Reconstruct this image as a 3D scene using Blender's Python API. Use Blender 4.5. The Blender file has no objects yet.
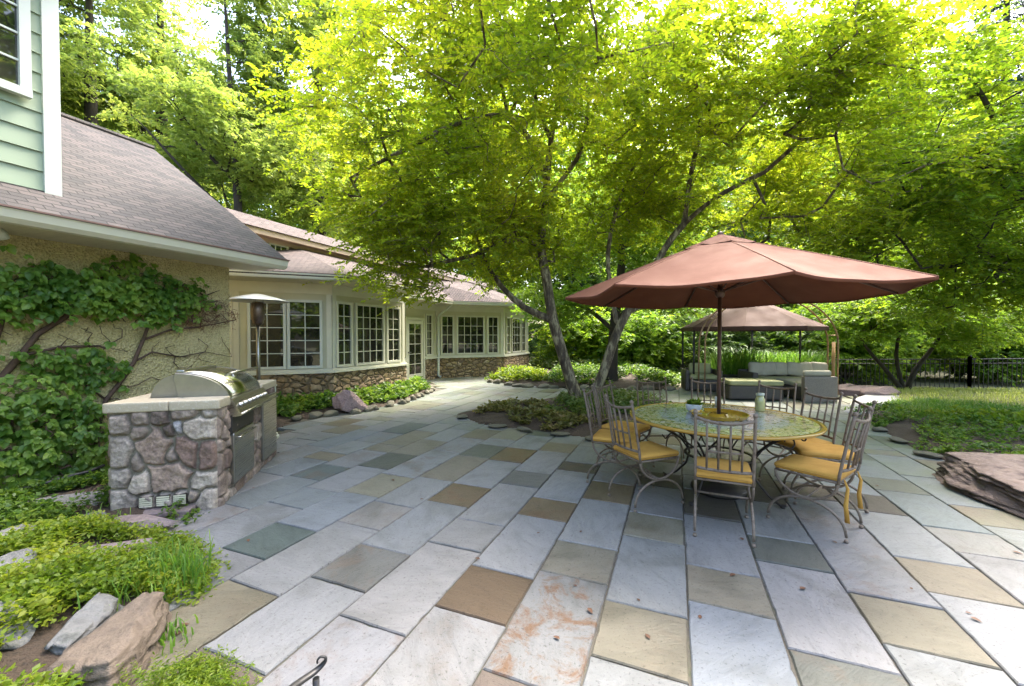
import bpy, bmesh, math, random
import numpy as np
from mathutils import Vector, Matrix, noise as mnoise
R = math.radians
random.seed(7)
scene = bpy.context.scene
col = scene.collection

# ------------------------------------------------------------------ camera
F, CX, CY, EYE = 408.0, 512.0, 343.0, 1.57
PITCH = R(0.98)
cam_d = bpy.data.cameras.new('camera'); cam = bpy.data.objects.new('camera', cam_d); col.objects.link(cam)
cam.location = (0, 0, EYE); cam.rotation_euler = (R(90) - PITCH, 0, 0)
cam_d.sensor_width = 36; cam_d.lens = 36 * F / 1024; cam_d.clip_start = .05; cam_d.clip_end = 600
scene.camera = cam

def ray(px, py):
    a, c = (px - CX) / F, (CY - py) / F
    return Vector((a, math.cos(PITCH) + c * math.sin(PITCH), -math.sin(PITCH) + c * math.cos(PITCH)))
def G(px, py, z=0.0):            # point on the level z
    d = ray(px, py); t = (z - EYE) / d.z
    return Vector((d.x * t, d.y * t, z))
def D(px, py, Y):                # point at depth Y
    d = ray(px, py); t = Y / d.y
    return Vector((d.x * t, Y, EYE + d.z * t))
TH = R(21.96); cT, sT = math.cos(TH), math.sin(TH)
def to_uv(p): return (cT * p[0] - sT * p[1], sT * p[0] + cT * p[1])
def to_xy(u, v): return (cT * u + sT * v, -sT * u + cT * v)

def sstep(a, b, x):
    t = max(0., min(1., (x - a) / (b - a))); return t * t * (3 - 2 * t)
def gz(x, y): return -.38 * sstep(9.5, 15, y) * sstep(5.0, 9.0, x)

# ------------------------------------------------------------------ objects
def tag(o, label=None, cat=None, group=None, kind=None):
    if label: o['label'] = label
    if cat: o['category'] = cat
    if group: o['group'] = group
    if kind: o['kind'] = kind
    return o
def thing(name, label, cat, loc=(0, 0, 0), rz=0, group=None):
    o = bpy.data.objects.new(name, None); col.objects.link(o)
    o.location = loc; o.rotation_euler = (0, 0, rz); o.empty_display_size = .2
    return tag(o, label, cat, group)
def copy_tree(o, parent=None):
    c = o.copy(); col.objects.link(c)
    if parent: c.parent = parent
    for ch in list(o.children): copy_tree(ch, c)
    return c
def link_mesh(name, me, m, parent=None):
    o = bpy.data.objects.new(name, me); col.objects.link(o)
    if m: me.materials.append(m)
    if parent: o.parent = parent
    return o

def np_mesh(name, V, Fc, m, parent=None, smooth=False, attrs=None):
    V = np.asarray(V, dtype=np.float32); Fc = np.asarray(Fc, dtype=np.int32)
    me = bpy.data.meshes.new(name); k = Fc.shape[1]
    me.vertices.add(len(V)); me.vertices.foreach_set('co', V.ravel())
    me.loops.add(Fc.size); me.loops.foreach_set('vertex_index', Fc.ravel())
    me.polygons.add(len(Fc)); me.polygons.foreach_set('loop_start', np.arange(0, Fc.size, k, dtype=np.int32))
    if smooth: me.polygons.foreach_set('use_smooth', np.ones(len(Fc), dtype=bool))
    for an, (typ, data) in (attrs or {}).items():
        a = me.attributes.new(an, typ, 'POINT')
        a.data.foreach_set('color' if typ == 'FLOAT_COLOR' else 'value', np.asarray(data, dtype=np.float32).ravel())
    me.update(calc_edges=True); me.validate()
    return link_mesh(name, me, m, parent)

class MB:
    def __init__(s): s.v = []; s.f = []; s.sm = []
    def add(s, vs, fs, smooth=False):
        n = len(s.v); s.v += [tuple(p) for p in vs]
        for f in fs: s.f.append([i + n for i in f]); s.sm.append(smooth)
        return s
    def box(s, x0, x1, y0, y1, z0, z1):
        vs = [(x, y, z) for z in (z0, z1) for y in (y0, y1) for x in (x0, x1)]
        return s.add(vs, [(0, 2, 3, 1), (4, 5, 7, 6), (0, 1, 5, 4), (2, 6, 7, 3), (0, 4, 6, 2), (1, 3, 7, 5)])
    def wbox(s, A, B, s0, s1, d0, d1, z0, z1):     # box in the frame of a wall running A to B (outside on the right)
        A = Vector(A); e = (Vector(B) - A).normalized(); n = Vector((e.y, -e.x))
        vs = []
        for z in (z0, z1):
            for d in (d0, d1):
                for t in (s0, s1):
                    p = A + e * t + n * d; vs.append((p.x, p.y, z))
        return s.add(vs, [(0, 1, 3, 2), (4, 6, 7, 5), (0, 4, 5, 1), (2, 3, 7, 6), (0, 2, 6, 4), (1, 5, 7, 3)])
    def loft(s, rings, cap=True, smooth=False, closed=True):
        n = len(rings[0]); vs = [p for r in rings for p in r]; fs = []
        for i in range(len(rings) - 1):
            for j in range(n if closed else n - 1):
                k = (j + 1) % n
                fs.append((i * n + j, i * n + k, (i + 1) * n + k, (i + 1) * n + j))
        s.add(vs, fs, smooth)
        if cap:
            b = len(s.v) - len(vs)
            s.f.append([b + j for j in range(n)][::-1]); s.sm.append(False)
            s.f.append([b + (len(rings) - 1) * n + j for j in range(n)]); s.sm.append(False)
        return s
    def tube(s, pts, r, n=8, cap=True, smooth=True, flat=1.0):
        pts = [Vector(p) for p in pts]; m = len(pts)
        rs = r if hasattr(r, '__len__') else [r] * m
        rings = []; ref = None
        for i, p in enumerate(pts):
            t = (pts[min(i + 1, m - 1)] - pts[max(i - 1, 0)])
            t = t.normalized() if t.length > 1e-9 else Vector((0, 0, 1))
            if ref is None:
                ref = Vector((0, 0, 1)) if abs(t.z) < .9 else Vector((1, 0, 0))
                ref = (ref - t * ref.dot(t)).normalized()
            else:
                q = ref - t * ref.dot(t); ref = q.normalized() if q.length > 1e-6 else ref
            b = t.cross(ref)
            rings.append([p + (ref * math.cos(2 * math.pi * k / n) * flat + b * math.sin(2 * math.pi * k / n)) * rs[i] for k in range(n)])
        return s.loft(rings, cap, smooth)
    def lathe(s, prof, c=(0, 0, 0), n=20, smooth=True, cap=True):
        rings = [[(c[0] + r * math.cos(2 * math.pi * k / n), c[1] + r * math.sin(2 * math.pi * k / n), c[2] + z) for k in range(n)] for r, z in prof]
        return s.loft(rings, cap, smooth)
    def rbox(s, x0, x1, y0, y1, z0, z1, r=.02, seg=3, puff=0.0):   # cushion-like rounded block
        cx, cy, cz = (x0 + x1) / 2, (y0 + y1) / 2, (z0 + z1) / 2
        hx, hy, hz = (x1 - x0) / 2, (y1 - y0) / 2, (z1 - z0) / 2
        r = min(r, hx, hy, hz)
        bm = bmesh.new(); bmesh.ops.create_cube(bm, size=2); bmesh.ops.subdivide_edges(bm, edges=bm.edges[:], cuts=7, use_grid_fill=True)
        vs = []
        for v in bm.verts:
            c = v.co; q = []
            for a, h in ((c.x, hx), (c.y, hy), (c.z, hz)):
                # dense near the edges
                q.append(math.copysign(h * (1 - (1 - abs(a)) ** 1.7), a))
            p = Vector(q); inn = Vector((max(-hx + r, min(hx - r, p.x)), max(-hy + r, min(hy - r, p.y)), max(-hz + r, min(hz - r, p.z))))
            d = p - inn
            if d.length > 1e-9: p = inn + d.normalized() * min(d.length, r) if d.length > r else p
            if puff:
                w = (1 - (p.x / hx) ** 2) * (1 - (p.y / hy) ** 2); p.z *= 1 + puff * w
            vs.append((cx + p.x, cy + p.y, cz + p.z))
        bm.verts.index_update()
        fs = [[v.index for v in f.verts] for f in bm.faces]; bm.free()
        return s.add(vs, fs, True)
    def build(s, name, m, parent=None, off=(0, 0, 0)):
        me = bpy.data.meshes.new(name)
        me.from_pydata([(p[0] - off[0], p[1] - off[1], p[2] - off[2]) for p in s.v], [], s.f)
        me.polygons.foreach_set('use_smooth', s.sm); me.update(); me.validate()
        bm = bmesh.new(); bm.from_mesh(me); bmesh.ops.recalc_face_normals(bm, faces=bm.faces[:]); bm.to_mesh(me); bm.free()
        return link_mesh(name, me, m, parent)

# ------------------------------------------------------------------ materials
def new_mat(name):
    m = bpy.data.materials.new(name); m.use_nodes = True
    nt = m.node_tree; nt.nodes.clear()
    return m, nt
def N(nt, t, **kw):
    n = nt.nodes.new(t)
    for k, v in kw.items():
        if k in n.inputs: n.inputs[k].default_value = v
        else: setattr(n, k, v)
    return n
def L(nt, a, b): nt.links.new(a, b)
def rgba(c): return (c[0], c[1], c[2], 1)
def ramp(nt, stops, interp='LINEAR'):
    r = nt.nodes.new('ShaderNodeValToRGB'); cr = r.color_ramp; cr.interpolation = interp
    while len(cr.elements) > 1: cr.elements.remove(cr.elements[-1])
    for i, (p, c) in enumerate(stops):
        e = cr.elements[0] if i == 0 else cr.elements.new(p)
        e.position = p; e.color = rgba(c)
    return r
def mat(name, c1, c2=None, scale=6, rough=.6, metal=0., bump=0., bscale=None, detail=6, spec=.5, c3=None, coat=0., stretch=None, dist=.01, pos=(.3, .52, .72)):
    m, nt = new_mat(name)
    out = N(nt, 'ShaderNodeOutputMaterial'); b = N(nt, 'ShaderNodeBsdfPrincipled')
    b.inputs['Roughness'].default_value = rough; b.inputs['Metallic'].default_value = metal
    b.inputs['Specular IOR Level'].default_value = spec; b.inputs['Coat Weight'].default_value = coat
    L(nt, b.outputs[0], out.inputs[0])
    tc = N(nt, 'ShaderNodeTexCoord'); src = tc.outputs['Object']
    if stretch:
        mp = N(nt, 'ShaderNodeMapping'); mp.inputs['Scale'].default_value = stretch; L(nt, src, mp.inputs[0]); src = mp.outputs[0]
    c2 = c2 or tuple(x * .8 for x in c1)
    n1 = N(nt, 'ShaderNodeTexNoise', Scale=scale, Detail=detail, Roughness=.62); L(nt, src, n1.inputs['Vector'])
    stops = [(.3, c1), (.7, c2)] if not c3 else [(pos[0], c1), (pos[1], c2), (pos[2], c3)]
    rp = ramp(nt, stops); L(nt, n1.outputs[0], rp.inputs[0]); L(nt, rp.outputs[0], b.inputs['Base Color'])
    if rough > .15:
        mr = N(nt, 'ShaderNodeMapRange'); mr.inputs['To Min'].default_value = rough * .8; mr.inputs['To Max'].default_value = min(1, rough * 1.2)
        L(nt, n1.outputs[0], mr.inputs[0]); L(nt, mr.outputs[0], b.inputs['Roughness'])
    if bump:
        n2 = N(nt, 'ShaderNodeTexNoise', Scale=bscale or scale * 6, Detail=5, Roughness=.6); L(nt, src, n2.inputs['Vector'])
        bp = N(nt, 'ShaderNodeBump', Strength=bump, Distance=dist); L(nt, n2.outputs[0], bp.inputs['Height']); L(nt, bp.outputs[0], b.inputs['Normal'])
    return m
def leaf_mat(name, ca, cb, cc, trans=.45, tmul=1.7, scale=.8, rough=.45):
    m, nt = new_mat(name)
    out = N(nt, 'ShaderNodeOutputMaterial')
    geo = N(nt, 'ShaderNodeNewGeometry'); tc = N(nt, 'ShaderNodeTexCoord')
    n1 = N(nt, 'ShaderNodeTexNoise', Scale=scale, Detail=3); L(nt, tc.outputs['Object'], n1.inputs['Vector'])
    ad = N(nt, 'ShaderNodeMath', operation='MULTIPLY_ADD'); ad.inputs[1].default_value = .55
    L(nt, geo.outputs['Random Per Island'], ad.inputs[0])
    su = N(nt, 'ShaderNodeMath', operation='MULTIPLY_ADD'); su.inputs[1].default_value = 1.5; su.inputs[2].default_value = -.5
    L(nt, n1.outputs[0], su.inputs[0]); L(nt, su.outputs[0], ad.inputs[2])
    rp = ramp(nt, [(.1, ca), (.5, cb), (.95, cc)]); L(nt, ad.outputs[0], rp.inputs[0])
    b = N(nt, 'ShaderNodeBsdfPrincipled', Roughness=rough); b.inputs['Specular IOR Level'].default_value = .35
    L(nt, rp.outputs[0], b.inputs['Base Color'])
    hs = N(nt, 'ShaderNodeMixRGB', blend_type='MULTIPLY'); hs.inputs[0].default_value = 1
    hs.inputs[2].default_value = (tmul * 1.0, tmul, tmul * .55, 1); L(nt, rp.outputs[0], hs.inputs[1])
    t = N(nt, 'ShaderNodeBsdfTranslucent'); L(nt, hs.outputs[0], t.inputs[0])
    mx = N(nt, 'ShaderNodeMixShader'); mx.inputs[0].default_value = trans
    L(nt, b.outputs[0], mx.inputs[1]); L(nt, t.outputs[0], mx.inputs[2]); L(nt, mx.outputs[0], out.inputs[0])
    return m

M = {}
M['trim'] = mat('cream_trim_paint', (.56, .55, .43), (.50, .49, .38), 3, .45, bump=.05, bscale=60)
M['white_trim'] = mat('pale_trim_paint', (.52, .55, .48), (.48, .51, .44), 3, .45)
M['sage'] = mat('sage_siding_paint', (.25, .31, .21), (.22, .28, .185), 2, .55, bump=.06, bscale=90, stretch=(1, .1, 1))
M['wall_cream'] = mat('cream_wall_paint', (.47, .45, .30), (.43, .41, .27), 3, .55, bump=.05)
M['peach'] = mat('peach_wall_paint', (.50, .38, .27), (.45, .34, .24), 3, .6)
M['soffit'] = mat('soffit_boards', (.50, .46, .34), (.44, .41, .30), 4, .6, stretch=(1, 8, 1))
M['gutter'] = mat('cream_gutter_metal', (.54, .53, .42), (.50, .49, .38), 2, .35)
M['rust_edge'] = mat('brown_drip_edge', (.16, .09, .07), (.11, .07, .06), 6, .5)
M['iron'] = mat('weathered_iron', (.12, .09, .068), (.19, .148, .11), 22, .65, .15, bump=.3, bscale=120, c3=(.075, .048, .034), dist=.002)
M['black_iron'] = mat('black_iron', (.018, .018, .019), (.03, .028, .026), 12, .45, .3)
M['dark_iron'] = mat('dark_table_iron', (.03, .026, .024), (.05, .04, .035), 20, .5, .4)
M['yellow'] = mat('yellow_cushion_cloth', (.56, .31, .055), (.46, .24, .04), 7, .8, bump=.25, bscale=350, dist=.002)
M['glaze_yellow'] = mat('yellow_glazed_rim', (.45, .27, .04), (.33, .19, .03), 14, .25, bump=.1, coat=.3)
M['tray'] = mat('yellow_glazed_tray', (.55, .33, .03), (.40, .22, .02), 18, .25, coat=.4)
M['canopy'] = mat('terracotta_canvas', (.135, .038, .013), (.105, .029, .010), 3.5, .85, bump=.2, bscale=260, dist=.002)
M['canopy_dark'] = mat('brown_canvas', (.07, .029, .017), (.055, .023, .014), 3, .85, bump=.2, bscale=200, dist=.002)
M['bronze'] = mat('bronze_umbrella_pole', (.10, .055, .038), (.075, .04, .03), 9, .4, .3)
M['steel'] = mat('brushed_steel', (.50, .48, .43), (.40, .38, .34), 5, .28, 1., stretch=(3, .3, 60), bump=.03)
M['steel_dull'] = mat('dull_steel', (.38, .37, .34), (.29, .28, .26), 6, .38, 1., bump=.05)
M['steel_yellow_reflect'] = mat('polished_hood_steel', (.62, .60, .50), (.55, .52, .42), 4, .2, 1.)  # yellow reflection of the wall mixed into the steel colour
M['dark'] = mat('dark_recess', (.02, .018, .016), (.035, .028, .022), 10, .6)
M['granite'] = mat('counter_stone', (.45, .39, .29), (.36, .31, .22), 30, .5, c3=(.52, .47, .38), bump=.15, bscale=80, dist=.003)
M['vent'] = mat('ivory_vent', (.60, .58, .42), (.5, .48, .34), 10, .5)
M['wicker'] = mat('dark_wicker', (.035, .028, .022), (.07, .056, .044), 60, .55, bump=.8, bscale=90, dist=.01)
M['wicker_grey'] = mat('grey_wicker', (.13, .105, .08), (.26, .215, .165), 55, .6, bump=.9, bscale=70, dist=.01)
M['sofa_cloth'] = mat('beige_outdoor_cloth', (.37, .335, .25), (.30, .275, .20), 5, .85, bump=.2, bscale=200)
M['olive_cloth'] = mat('olive_outdoor_cloth', (.30, .29, .14), (.24, .235, .11), 5, .85, bump=.2, bscale=200)
M['copper'] = mat('copper_tube', (.36, .22, .11), (.24, .15, .08), 6, .45, .5)
M['bamboo'] = mat('tan_post', (.42, .25, .10), (.28, .16, .06), 8, .6)
M['mulch'] = mat('brown_mulch', (.03, .02, .012), (.07, .046, .028), 30, .95, c3=(.018, .013, .009), bump=1., bscale=45, dist=.03)
M['bark'] = mat('mottled_bark', (.038, .027, .018), (.10, .075, .046), 10, .95, c3=(.29, .25, .15), pos=(.34, .50, .60), bump=1., bscale=26, dist=.03, stretch=(1, 1, .35))
M['dark_bark'] = mat('dark_bark', (.022, .017, .013), (.05, .038, .028), 9, .95, bump=1., bscale=22, dist=.03, stretch=(1, 1, .3))
M['vine_bark'] = mat('vine_stem', (.05, .03, .02), (.10, .06, .04), 20, .9)
M['red_twig'] = mat('reddish_twig', (.10, .035, .022), (.16, .06, .035), 20, .8)
M['rock_brown'] = mat('brown_slab_rock', (.085, .062, .044), (.16, .122, .088), 6, .85, c3=(.055, .042, .033), bump=1., bscale=22, dist=.02, stretch=(1, 1, 2.5))
M['rock_grey'] = mat('grey_slab_rock', (.09, .09, .085), (.16, .158, .148), 8, .85, c3=(.05, .055, .045), bump=1., bscale=24, dist=.02)
M['rock_mauve'] = mat('mauve_slab_rock', (.13, .10, .095), (.21, .165, .155), 6, .85, c3=(.08, .065, .06), bump=1., bscale=22, dist=.02)
M['rock_red'] = mat('red_brown_rock', (.10, .066, .05), (.17, .125, .10), 6, .85, c3=(.05, .03, .026), bump=1., bscale=16, dist=.03, stretch=(1, 1, 4))
M['rock_pink'] = mat('pink_speckled_rock', (.22, .14, .125), (.31, .22, .20), 26, .8, c3=(.12, .08, .07), bump=.8, bscale=40, dist=.02)
M['edge_stone'] = mat('mossy_edge_stone', (.09, .085, .055), (.16, .145, .10), 9, .9, c3=(.06, .07, .03), bump=.8, dist=.02)
M['path_stone'] = mat('pale_path_stone', (.26, .265, .265), (.32, .32, .31), 4, .8, c3=(.2, .195, .18), bump=.4, dist=.01)
M['heater_hat'] = mat('satin_aluminium_hat', (.55, .55, .52), (.5, .5, .47), 6, .4, .5)
M['piping'] = mat('cushion_piping', (.40, .21, .035), (.33, .17, .03), 9, .8)
M['seam'] = mat('canopy_seam_tape', (.22, .09, .05), (.19, .075, .04), 9, .85)
M['burner'] = mat('burner_mesh_metal', (.20, .15, .12), (.12, .09, .075), 40, .4, .8)
M['glass_jar'] = mat('pale_candle_jar', (.50, .48, .22), (.42, .42, .18), 6, .15, coat=.5)
M['white_pot'] = mat('white_glazed_pot', (.62, .65, .66), (.55, .58, .60), 8, .2)
M['fallen'] = mat('dry_fallen_leaf', (.12, .05, .02), (.07, .03, .015), 20, .7)
M['hose'] = mat('black_hose', (.02, .02, .022), (.03, .03, .03), 8, .5)
M['stem_green'] = mat('green_stem', (.06, .09, .02), (.05, .07, .02), 8, .7)

def mat_glass():
    m, nt = new_mat('window_glass')
    out = N(nt, 'ShaderNodeOutputMaterial'); b = N(nt, 'ShaderNodeBsdfPrincipled', Roughness=.02)
    tc = N(nt, 'ShaderNodeTexCoord')
    n1 = N(nt, 'ShaderNodeTexNoise', Scale=1.6, Detail=2); L(nt, tc.outputs['Object'], n1.inputs['Vector'])
    rp = ramp(nt, [(.4, (.012, .013, .010)), (.65, (.045, .042, .028))]); L(nt, n1.outputs[0], rp.inputs[0]); L(nt, rp.outputs[0], b.inputs['Base Color'])
    b.inputs['Specular IOR Level'].default_value = .9
    bp = N(nt, 'ShaderNodeBump', Strength=.04, Distance=.02); L(nt, n1.outputs[0], bp.inputs['Height']); L(nt, bp.outputs[0], b.inputs['Normal'])
    L(nt, b.outputs[0], out.inputs[0]); return m
M['glass'] = mat_glass()

def mat_stucco():
    m, nt = new_mat('yellow_stucco')
    out = N(nt, 'ShaderNodeOutputMaterial'); b = N(nt, 'ShaderNodeBsdfPrincipled', Roughness=.9)
    tc = N(nt, 'ShaderNodeTexCoord')
    n1 = N(nt, 'ShaderNodeTexNoise', Scale=1.1, Detail=6); L(nt, tc.outputs['Object'], n1.inputs['Vector'])
    rp = ramp(nt, [(.35, (.43, .37, .17)), (.65, (.51, .44, .23))]); L(nt, n1.outputs[0], rp.inputs[0])
    v = N(nt, 'ShaderNodeTexVoronoi', Scale=38); L(nt, tc.outputs['Object'], v.inputs['Vector'])
    n2 = N(nt, 'ShaderNodeTexNoise', Scale=60, Detail=4); L(nt, tc.outputs['Object'], n2.inputs['Vector'])
    r2 = ramp(nt, [(.38, (.55, .55, .5)), (.52, (1, 1, 1))]); L(nt, n2.outputs[0], r2.inputs[0])
    mx = N(nt, 'ShaderNodeMixRGB', blend_type='MULTIPLY'); mx.inputs[0].default_value = .6
    L(nt, rp.outputs[0], mx.inputs[1]); L(nt, r2.outputs[0], mx.inputs[2]); L(nt, mx.outputs[0], b.inputs['Base Color'])
    ad = N(nt, 'ShaderNodeMath', operation='ADD'); L(nt, v.outputs[0], ad.inputs[0]); L(nt, n2.outputs[0], ad.inputs[1])
    bp = N(nt, 'ShaderNodeBump', Strength=1., Distance=.02); L(nt, ad.outputs[0], bp.inputs['Height']); L(nt, bp.outputs[0], b.inputs['Normal'])
    L(nt, b.outputs[0], out.inputs[0]); return m
M['stucco'] = mat_stucco()

def mat_shingle(name, c1, c2, cm, swap=True):
    m, nt = new_mat(name)
    out = N(nt, 'ShaderNodeOutputMaterial'); b = N(nt, 'ShaderNodeBsdfPrincipled', Roughness=.9)
    tc = N(nt, 'ShaderNodeTexCoord'); sp = N(nt, 'ShaderNodeSeparateXYZ'); L(nt, tc.outputs['Object'], sp.inputs[0])
    cb = N(nt, 'ShaderNodeCombineXYZ'); L(nt, sp.outputs[1], cb.inputs[0]); L(nt, sp.outputs[0], cb.inputs[1])
    nw = N(nt, 'ShaderNodeTexNoise', Scale=2.5, Detail=2); L(nt, tc.outputs['Object'], nw.inputs['Vector'])
    wv = N(nt, 'ShaderNodeMixRGB', blend_type='ADD'); wv.inputs[0].default_value = .02; L(nt, cb.outputs[0], wv.inputs[1]); L(nt, nw.outputs[1], wv.inputs[2])
    br = N(nt, 'ShaderNodeTexBrick', Scale=1.0); br.offset = .5
    br.inputs['Brick Width'].default_value = .17; br.inputs['Row Height'].default_value = .072; br.inputs['Mortar Size'].default_value = .006; br.inputs['Mortar Smooth'].default_value = .3
    br.inputs['Color1'].default_value = rgba(c1); br.inputs['Color2'].default_value = rgba(c2); br.inputs['Mortar'].default_value = rgba(cm)  # dark tabs and gaps paint in the shadow dashes of the courses
    L(nt, wv.outputs[0], br.inputs['Vector'])
    n1 = N(nt, 'ShaderNodeTexNoise', Scale=3, Detail=8, Roughness=.7); L(nt, tc.outputs['Object'], n1.inputs['Vector'])
    rp = ramp(nt, [(.3, (.72, .72, .74)), (.7, (1.15, 1.1, 1.08))]); L(nt, n1.outputs[0], rp.inputs[0])
    mx = N(nt, 'ShaderNodeMixRGB', blend_type='MULTIPLY'); mx.inputs[0].default_value = 1; L(nt, br.outputs[0], mx.inputs[1]); L(nt, rp.outputs[0], mx.inputs[2])
    L(nt, mx.outputs[0], b.inputs['Base Color'])
    # each course steps up towards its lower edge
    fr = N(nt, 'ShaderNodeMath', operation='DIVIDE'); fr.inputs[1].default_value = .072; L(nt, sp.outputs[0], fr.inputs[0])
    f2 = N(nt, 'ShaderNodeMath', operation='FRACT'); L(nt, fr.outputs[0], f2.inputs[0])
    sb = N(nt, 'ShaderNodeMath', operation='SUBTRACT'); L(nt, f2.outputs[0], sb.inputs[0]); L(nt, br.outputs[1], sb.inputs[1])
    bp = N(nt, 'ShaderNodeBump', Strength=.9, Distance=.02); L(nt, sb.outputs[0], bp.inputs['Height'])
    n3 = N(nt, 'ShaderNodeTexNoise', Scale=90, Detail=3); L(nt, tc.outputs['Object'], n3.inputs['Vector'])
    b2 = N(nt, 'ShaderNodeBump', Strength=.5, Distance=.006); L(nt, n3.outputs[0], b2.inputs['Height']); L(nt, bp.outputs[0], b2.inputs['Normal'])
    L(nt, b2.outputs[0], b.inputs['Normal'])
    L(nt, b.outputs[0], out.inputs[0]); return m
M['shingle'] = mat_shingle('purple_brown_shingles', (.021, .020, .021), (.062, .052, .049), (.009, .009, .009))
M['shingle_pink'] = mat_shingle('pinkish_shingles', (.062, .046, .040), (.10, .075, .066), (.03, .024, .022))

def mat_fieldstone():            # house base: rounded brown stones
    m, nt = new_mat('fieldstone_base')
    out = N(nt, 'ShaderNodeOutputMaterial'); b = N(nt, 'ShaderNodeBsdfPrincipled', Roughness=.85)
    tc = N(nt, 'ShaderNodeTexCoord')
    nw = N(nt, 'ShaderNodeTexNoise', Scale=6, Detail=2); L(nt, tc.outputs['Object'], nw.inputs['Vector'])
    wv = N(nt, 'ShaderNodeMixRGB', blend_type='ADD'); wv.inputs[0].default_value = .12; L(nt, tc.outputs['Object'], wv.inputs[1]); L(nt, nw.outputs[1], wv.inputs[2])
    mp = N(nt, 'ShaderNodeMapping'); mp.inputs['Scale'].default_value = (1, 1, 1.7); L(nt, wv.outputs[0], mp.inputs[0])
    v = N(nt, 'ShaderNodeTexVoronoi', Scale=4.6); L(nt, mp.outputs[0], v.inputs['Vector'])
    e = N(nt, 'ShaderNodeTexVoronoi', Scale=4.6, feature='DISTANCE_TO_EDGE'); L(nt, mp.outputs[0], e.inputs['Vector'])
    sp = N(nt, 'ShaderNodeSeparateColor'); L(nt, v.outputs['Color'], sp.inputs[0])
    rp = ramp(nt, [(0, (.19, .125, .06)), (.35, (.29, .20, .095)), (.6, (.36, .26, .14)), (.8, (.24, .165, .095)), (1, (.42, .33, .20))]); L(nt, sp.outputs[0], rp.inputs[0])
    n1 = N(nt, 'ShaderNodeTexNoise', Scale=22, Detail=6); L(nt, tc.outputs['Object'], n1.inputs['Vector'])
    r2 = ramp(nt, [(.3, (.7, .7, .7)), (.7, (1.15, 1.15, 1.15))]); L(nt, n1.outputs[0], r2.inputs[0])
    mx = N(nt, 'ShaderNodeMixRGB', blend_type='MULTIPLY'); mx.inputs[0].default_value = 1; L(nt, rp.outputs[0], mx.inputs[1]); L(nt, r2.outputs[0], mx.inputs[2])
    er = ramp(nt, [(.03, (0, 0, 0)), (.09, (1, 1, 1))]); L(nt, e.outputs[0], er.inputs[0])
    m2 = N(nt, 'ShaderNodeMixRGB'); m2.inputs[1].default_value = (.12, .09, .05, 1); L(nt, er.outputs[0], m2.inputs[0]); L(nt, mx.outputs[0], m2.inputs[2])
    L(nt, m2.outputs[0], b.inputs['Base Color'])
    hr = ramp(nt, [(.02, (0, 0, 0)), (.16, (.8, .8, .8)), (.4, (1, 1, 1))]); L(nt, e.outputs[0], hr.inputs[0])
    bp = N(nt, 'ShaderNodeBump', Strength=1., Distance=.06); L(nt, hr.outputs[0], bp.inputs['Height'])
    b2 = N(nt, 'ShaderNodeBump', Strength=.5, Distance=.01); L(nt, n1.outputs[0], b2.inputs['Height']); L(nt, bp.outputs[0], b2.inputs['Normal'])
    L(nt, b2.outputs[0], b.inputs['Normal']); L(nt, b.outputs[0], out.inputs[0]); return m
M['fieldstone'] = mat_fieldstone()

def mat_attr_stone(name, bumpd=.008):     # stones coloured by their own attribute
    m, nt = new_mat(name)
    out = N(nt, 'ShaderNodeOutputMaterial'); b = N(nt, 'ShaderNodeBsdfPrincipled', Roughness=.8)
    tc = N(nt, 'ShaderNodeTexCoord'); at = N(nt, 'ShaderNodeAttribute', attribute_name='tint')
    n1 = N(nt, 'ShaderNodeTexNoise', Scale=34, Detail=8, Roughness=.75); L(nt, tc.outputs['Object'], n1.inputs['Vector'])
    r2 = ramp(nt, [(.3, (.5, .48, .48)), (.5, (.95, .93, .92)), (.7, (1.45, 1.42, 1.4))]); L(nt, n1.outputs[0], r2.inputs[0])
    n3 = N(nt, 'ShaderNodeTexNoise', Scale=7, Detail=5); L(nt, tc.outputs['Object'], n3.inputs['Vector'])
    r3 = ramp(nt, [(.35, (.75, .72, .72)), (.65, (1.15, 1.15, 1.15))]); L(nt, n3.outputs[0], r3.inputs[0])
    mx = N(nt, 'ShaderNodeMixRGB', blend_type='MULTIPLY'); mx.inputs[0].default_value = 1; L(nt, at.outputs['Color'], mx.inputs[1]); L(nt, r2.outputs[0], mx.inputs[2])
    m3 = N(nt, 'ShaderNodeMixRGB', blend_type='MULTIPLY'); m3.inputs[0].default_value = 1; L(nt, mx.outputs[0], m3.inputs[1]); L(nt, r3.outputs[0], m3.inputs[2])
    L(nt, m3.outputs[0], b.inputs['Base Color'])
    b2 = N(nt, 'ShaderNodeBump', Strength=.9, Distance=bumpd); L(nt, n1.outputs[0], b2.inputs['Height']); L(nt, b2.outputs[0], b.inputs['Normal'])
    L(nt, b.outputs[0], out.inputs[0]); return m
M['island_stone'] = mat_attr_stone('island_fieldstones')

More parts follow.
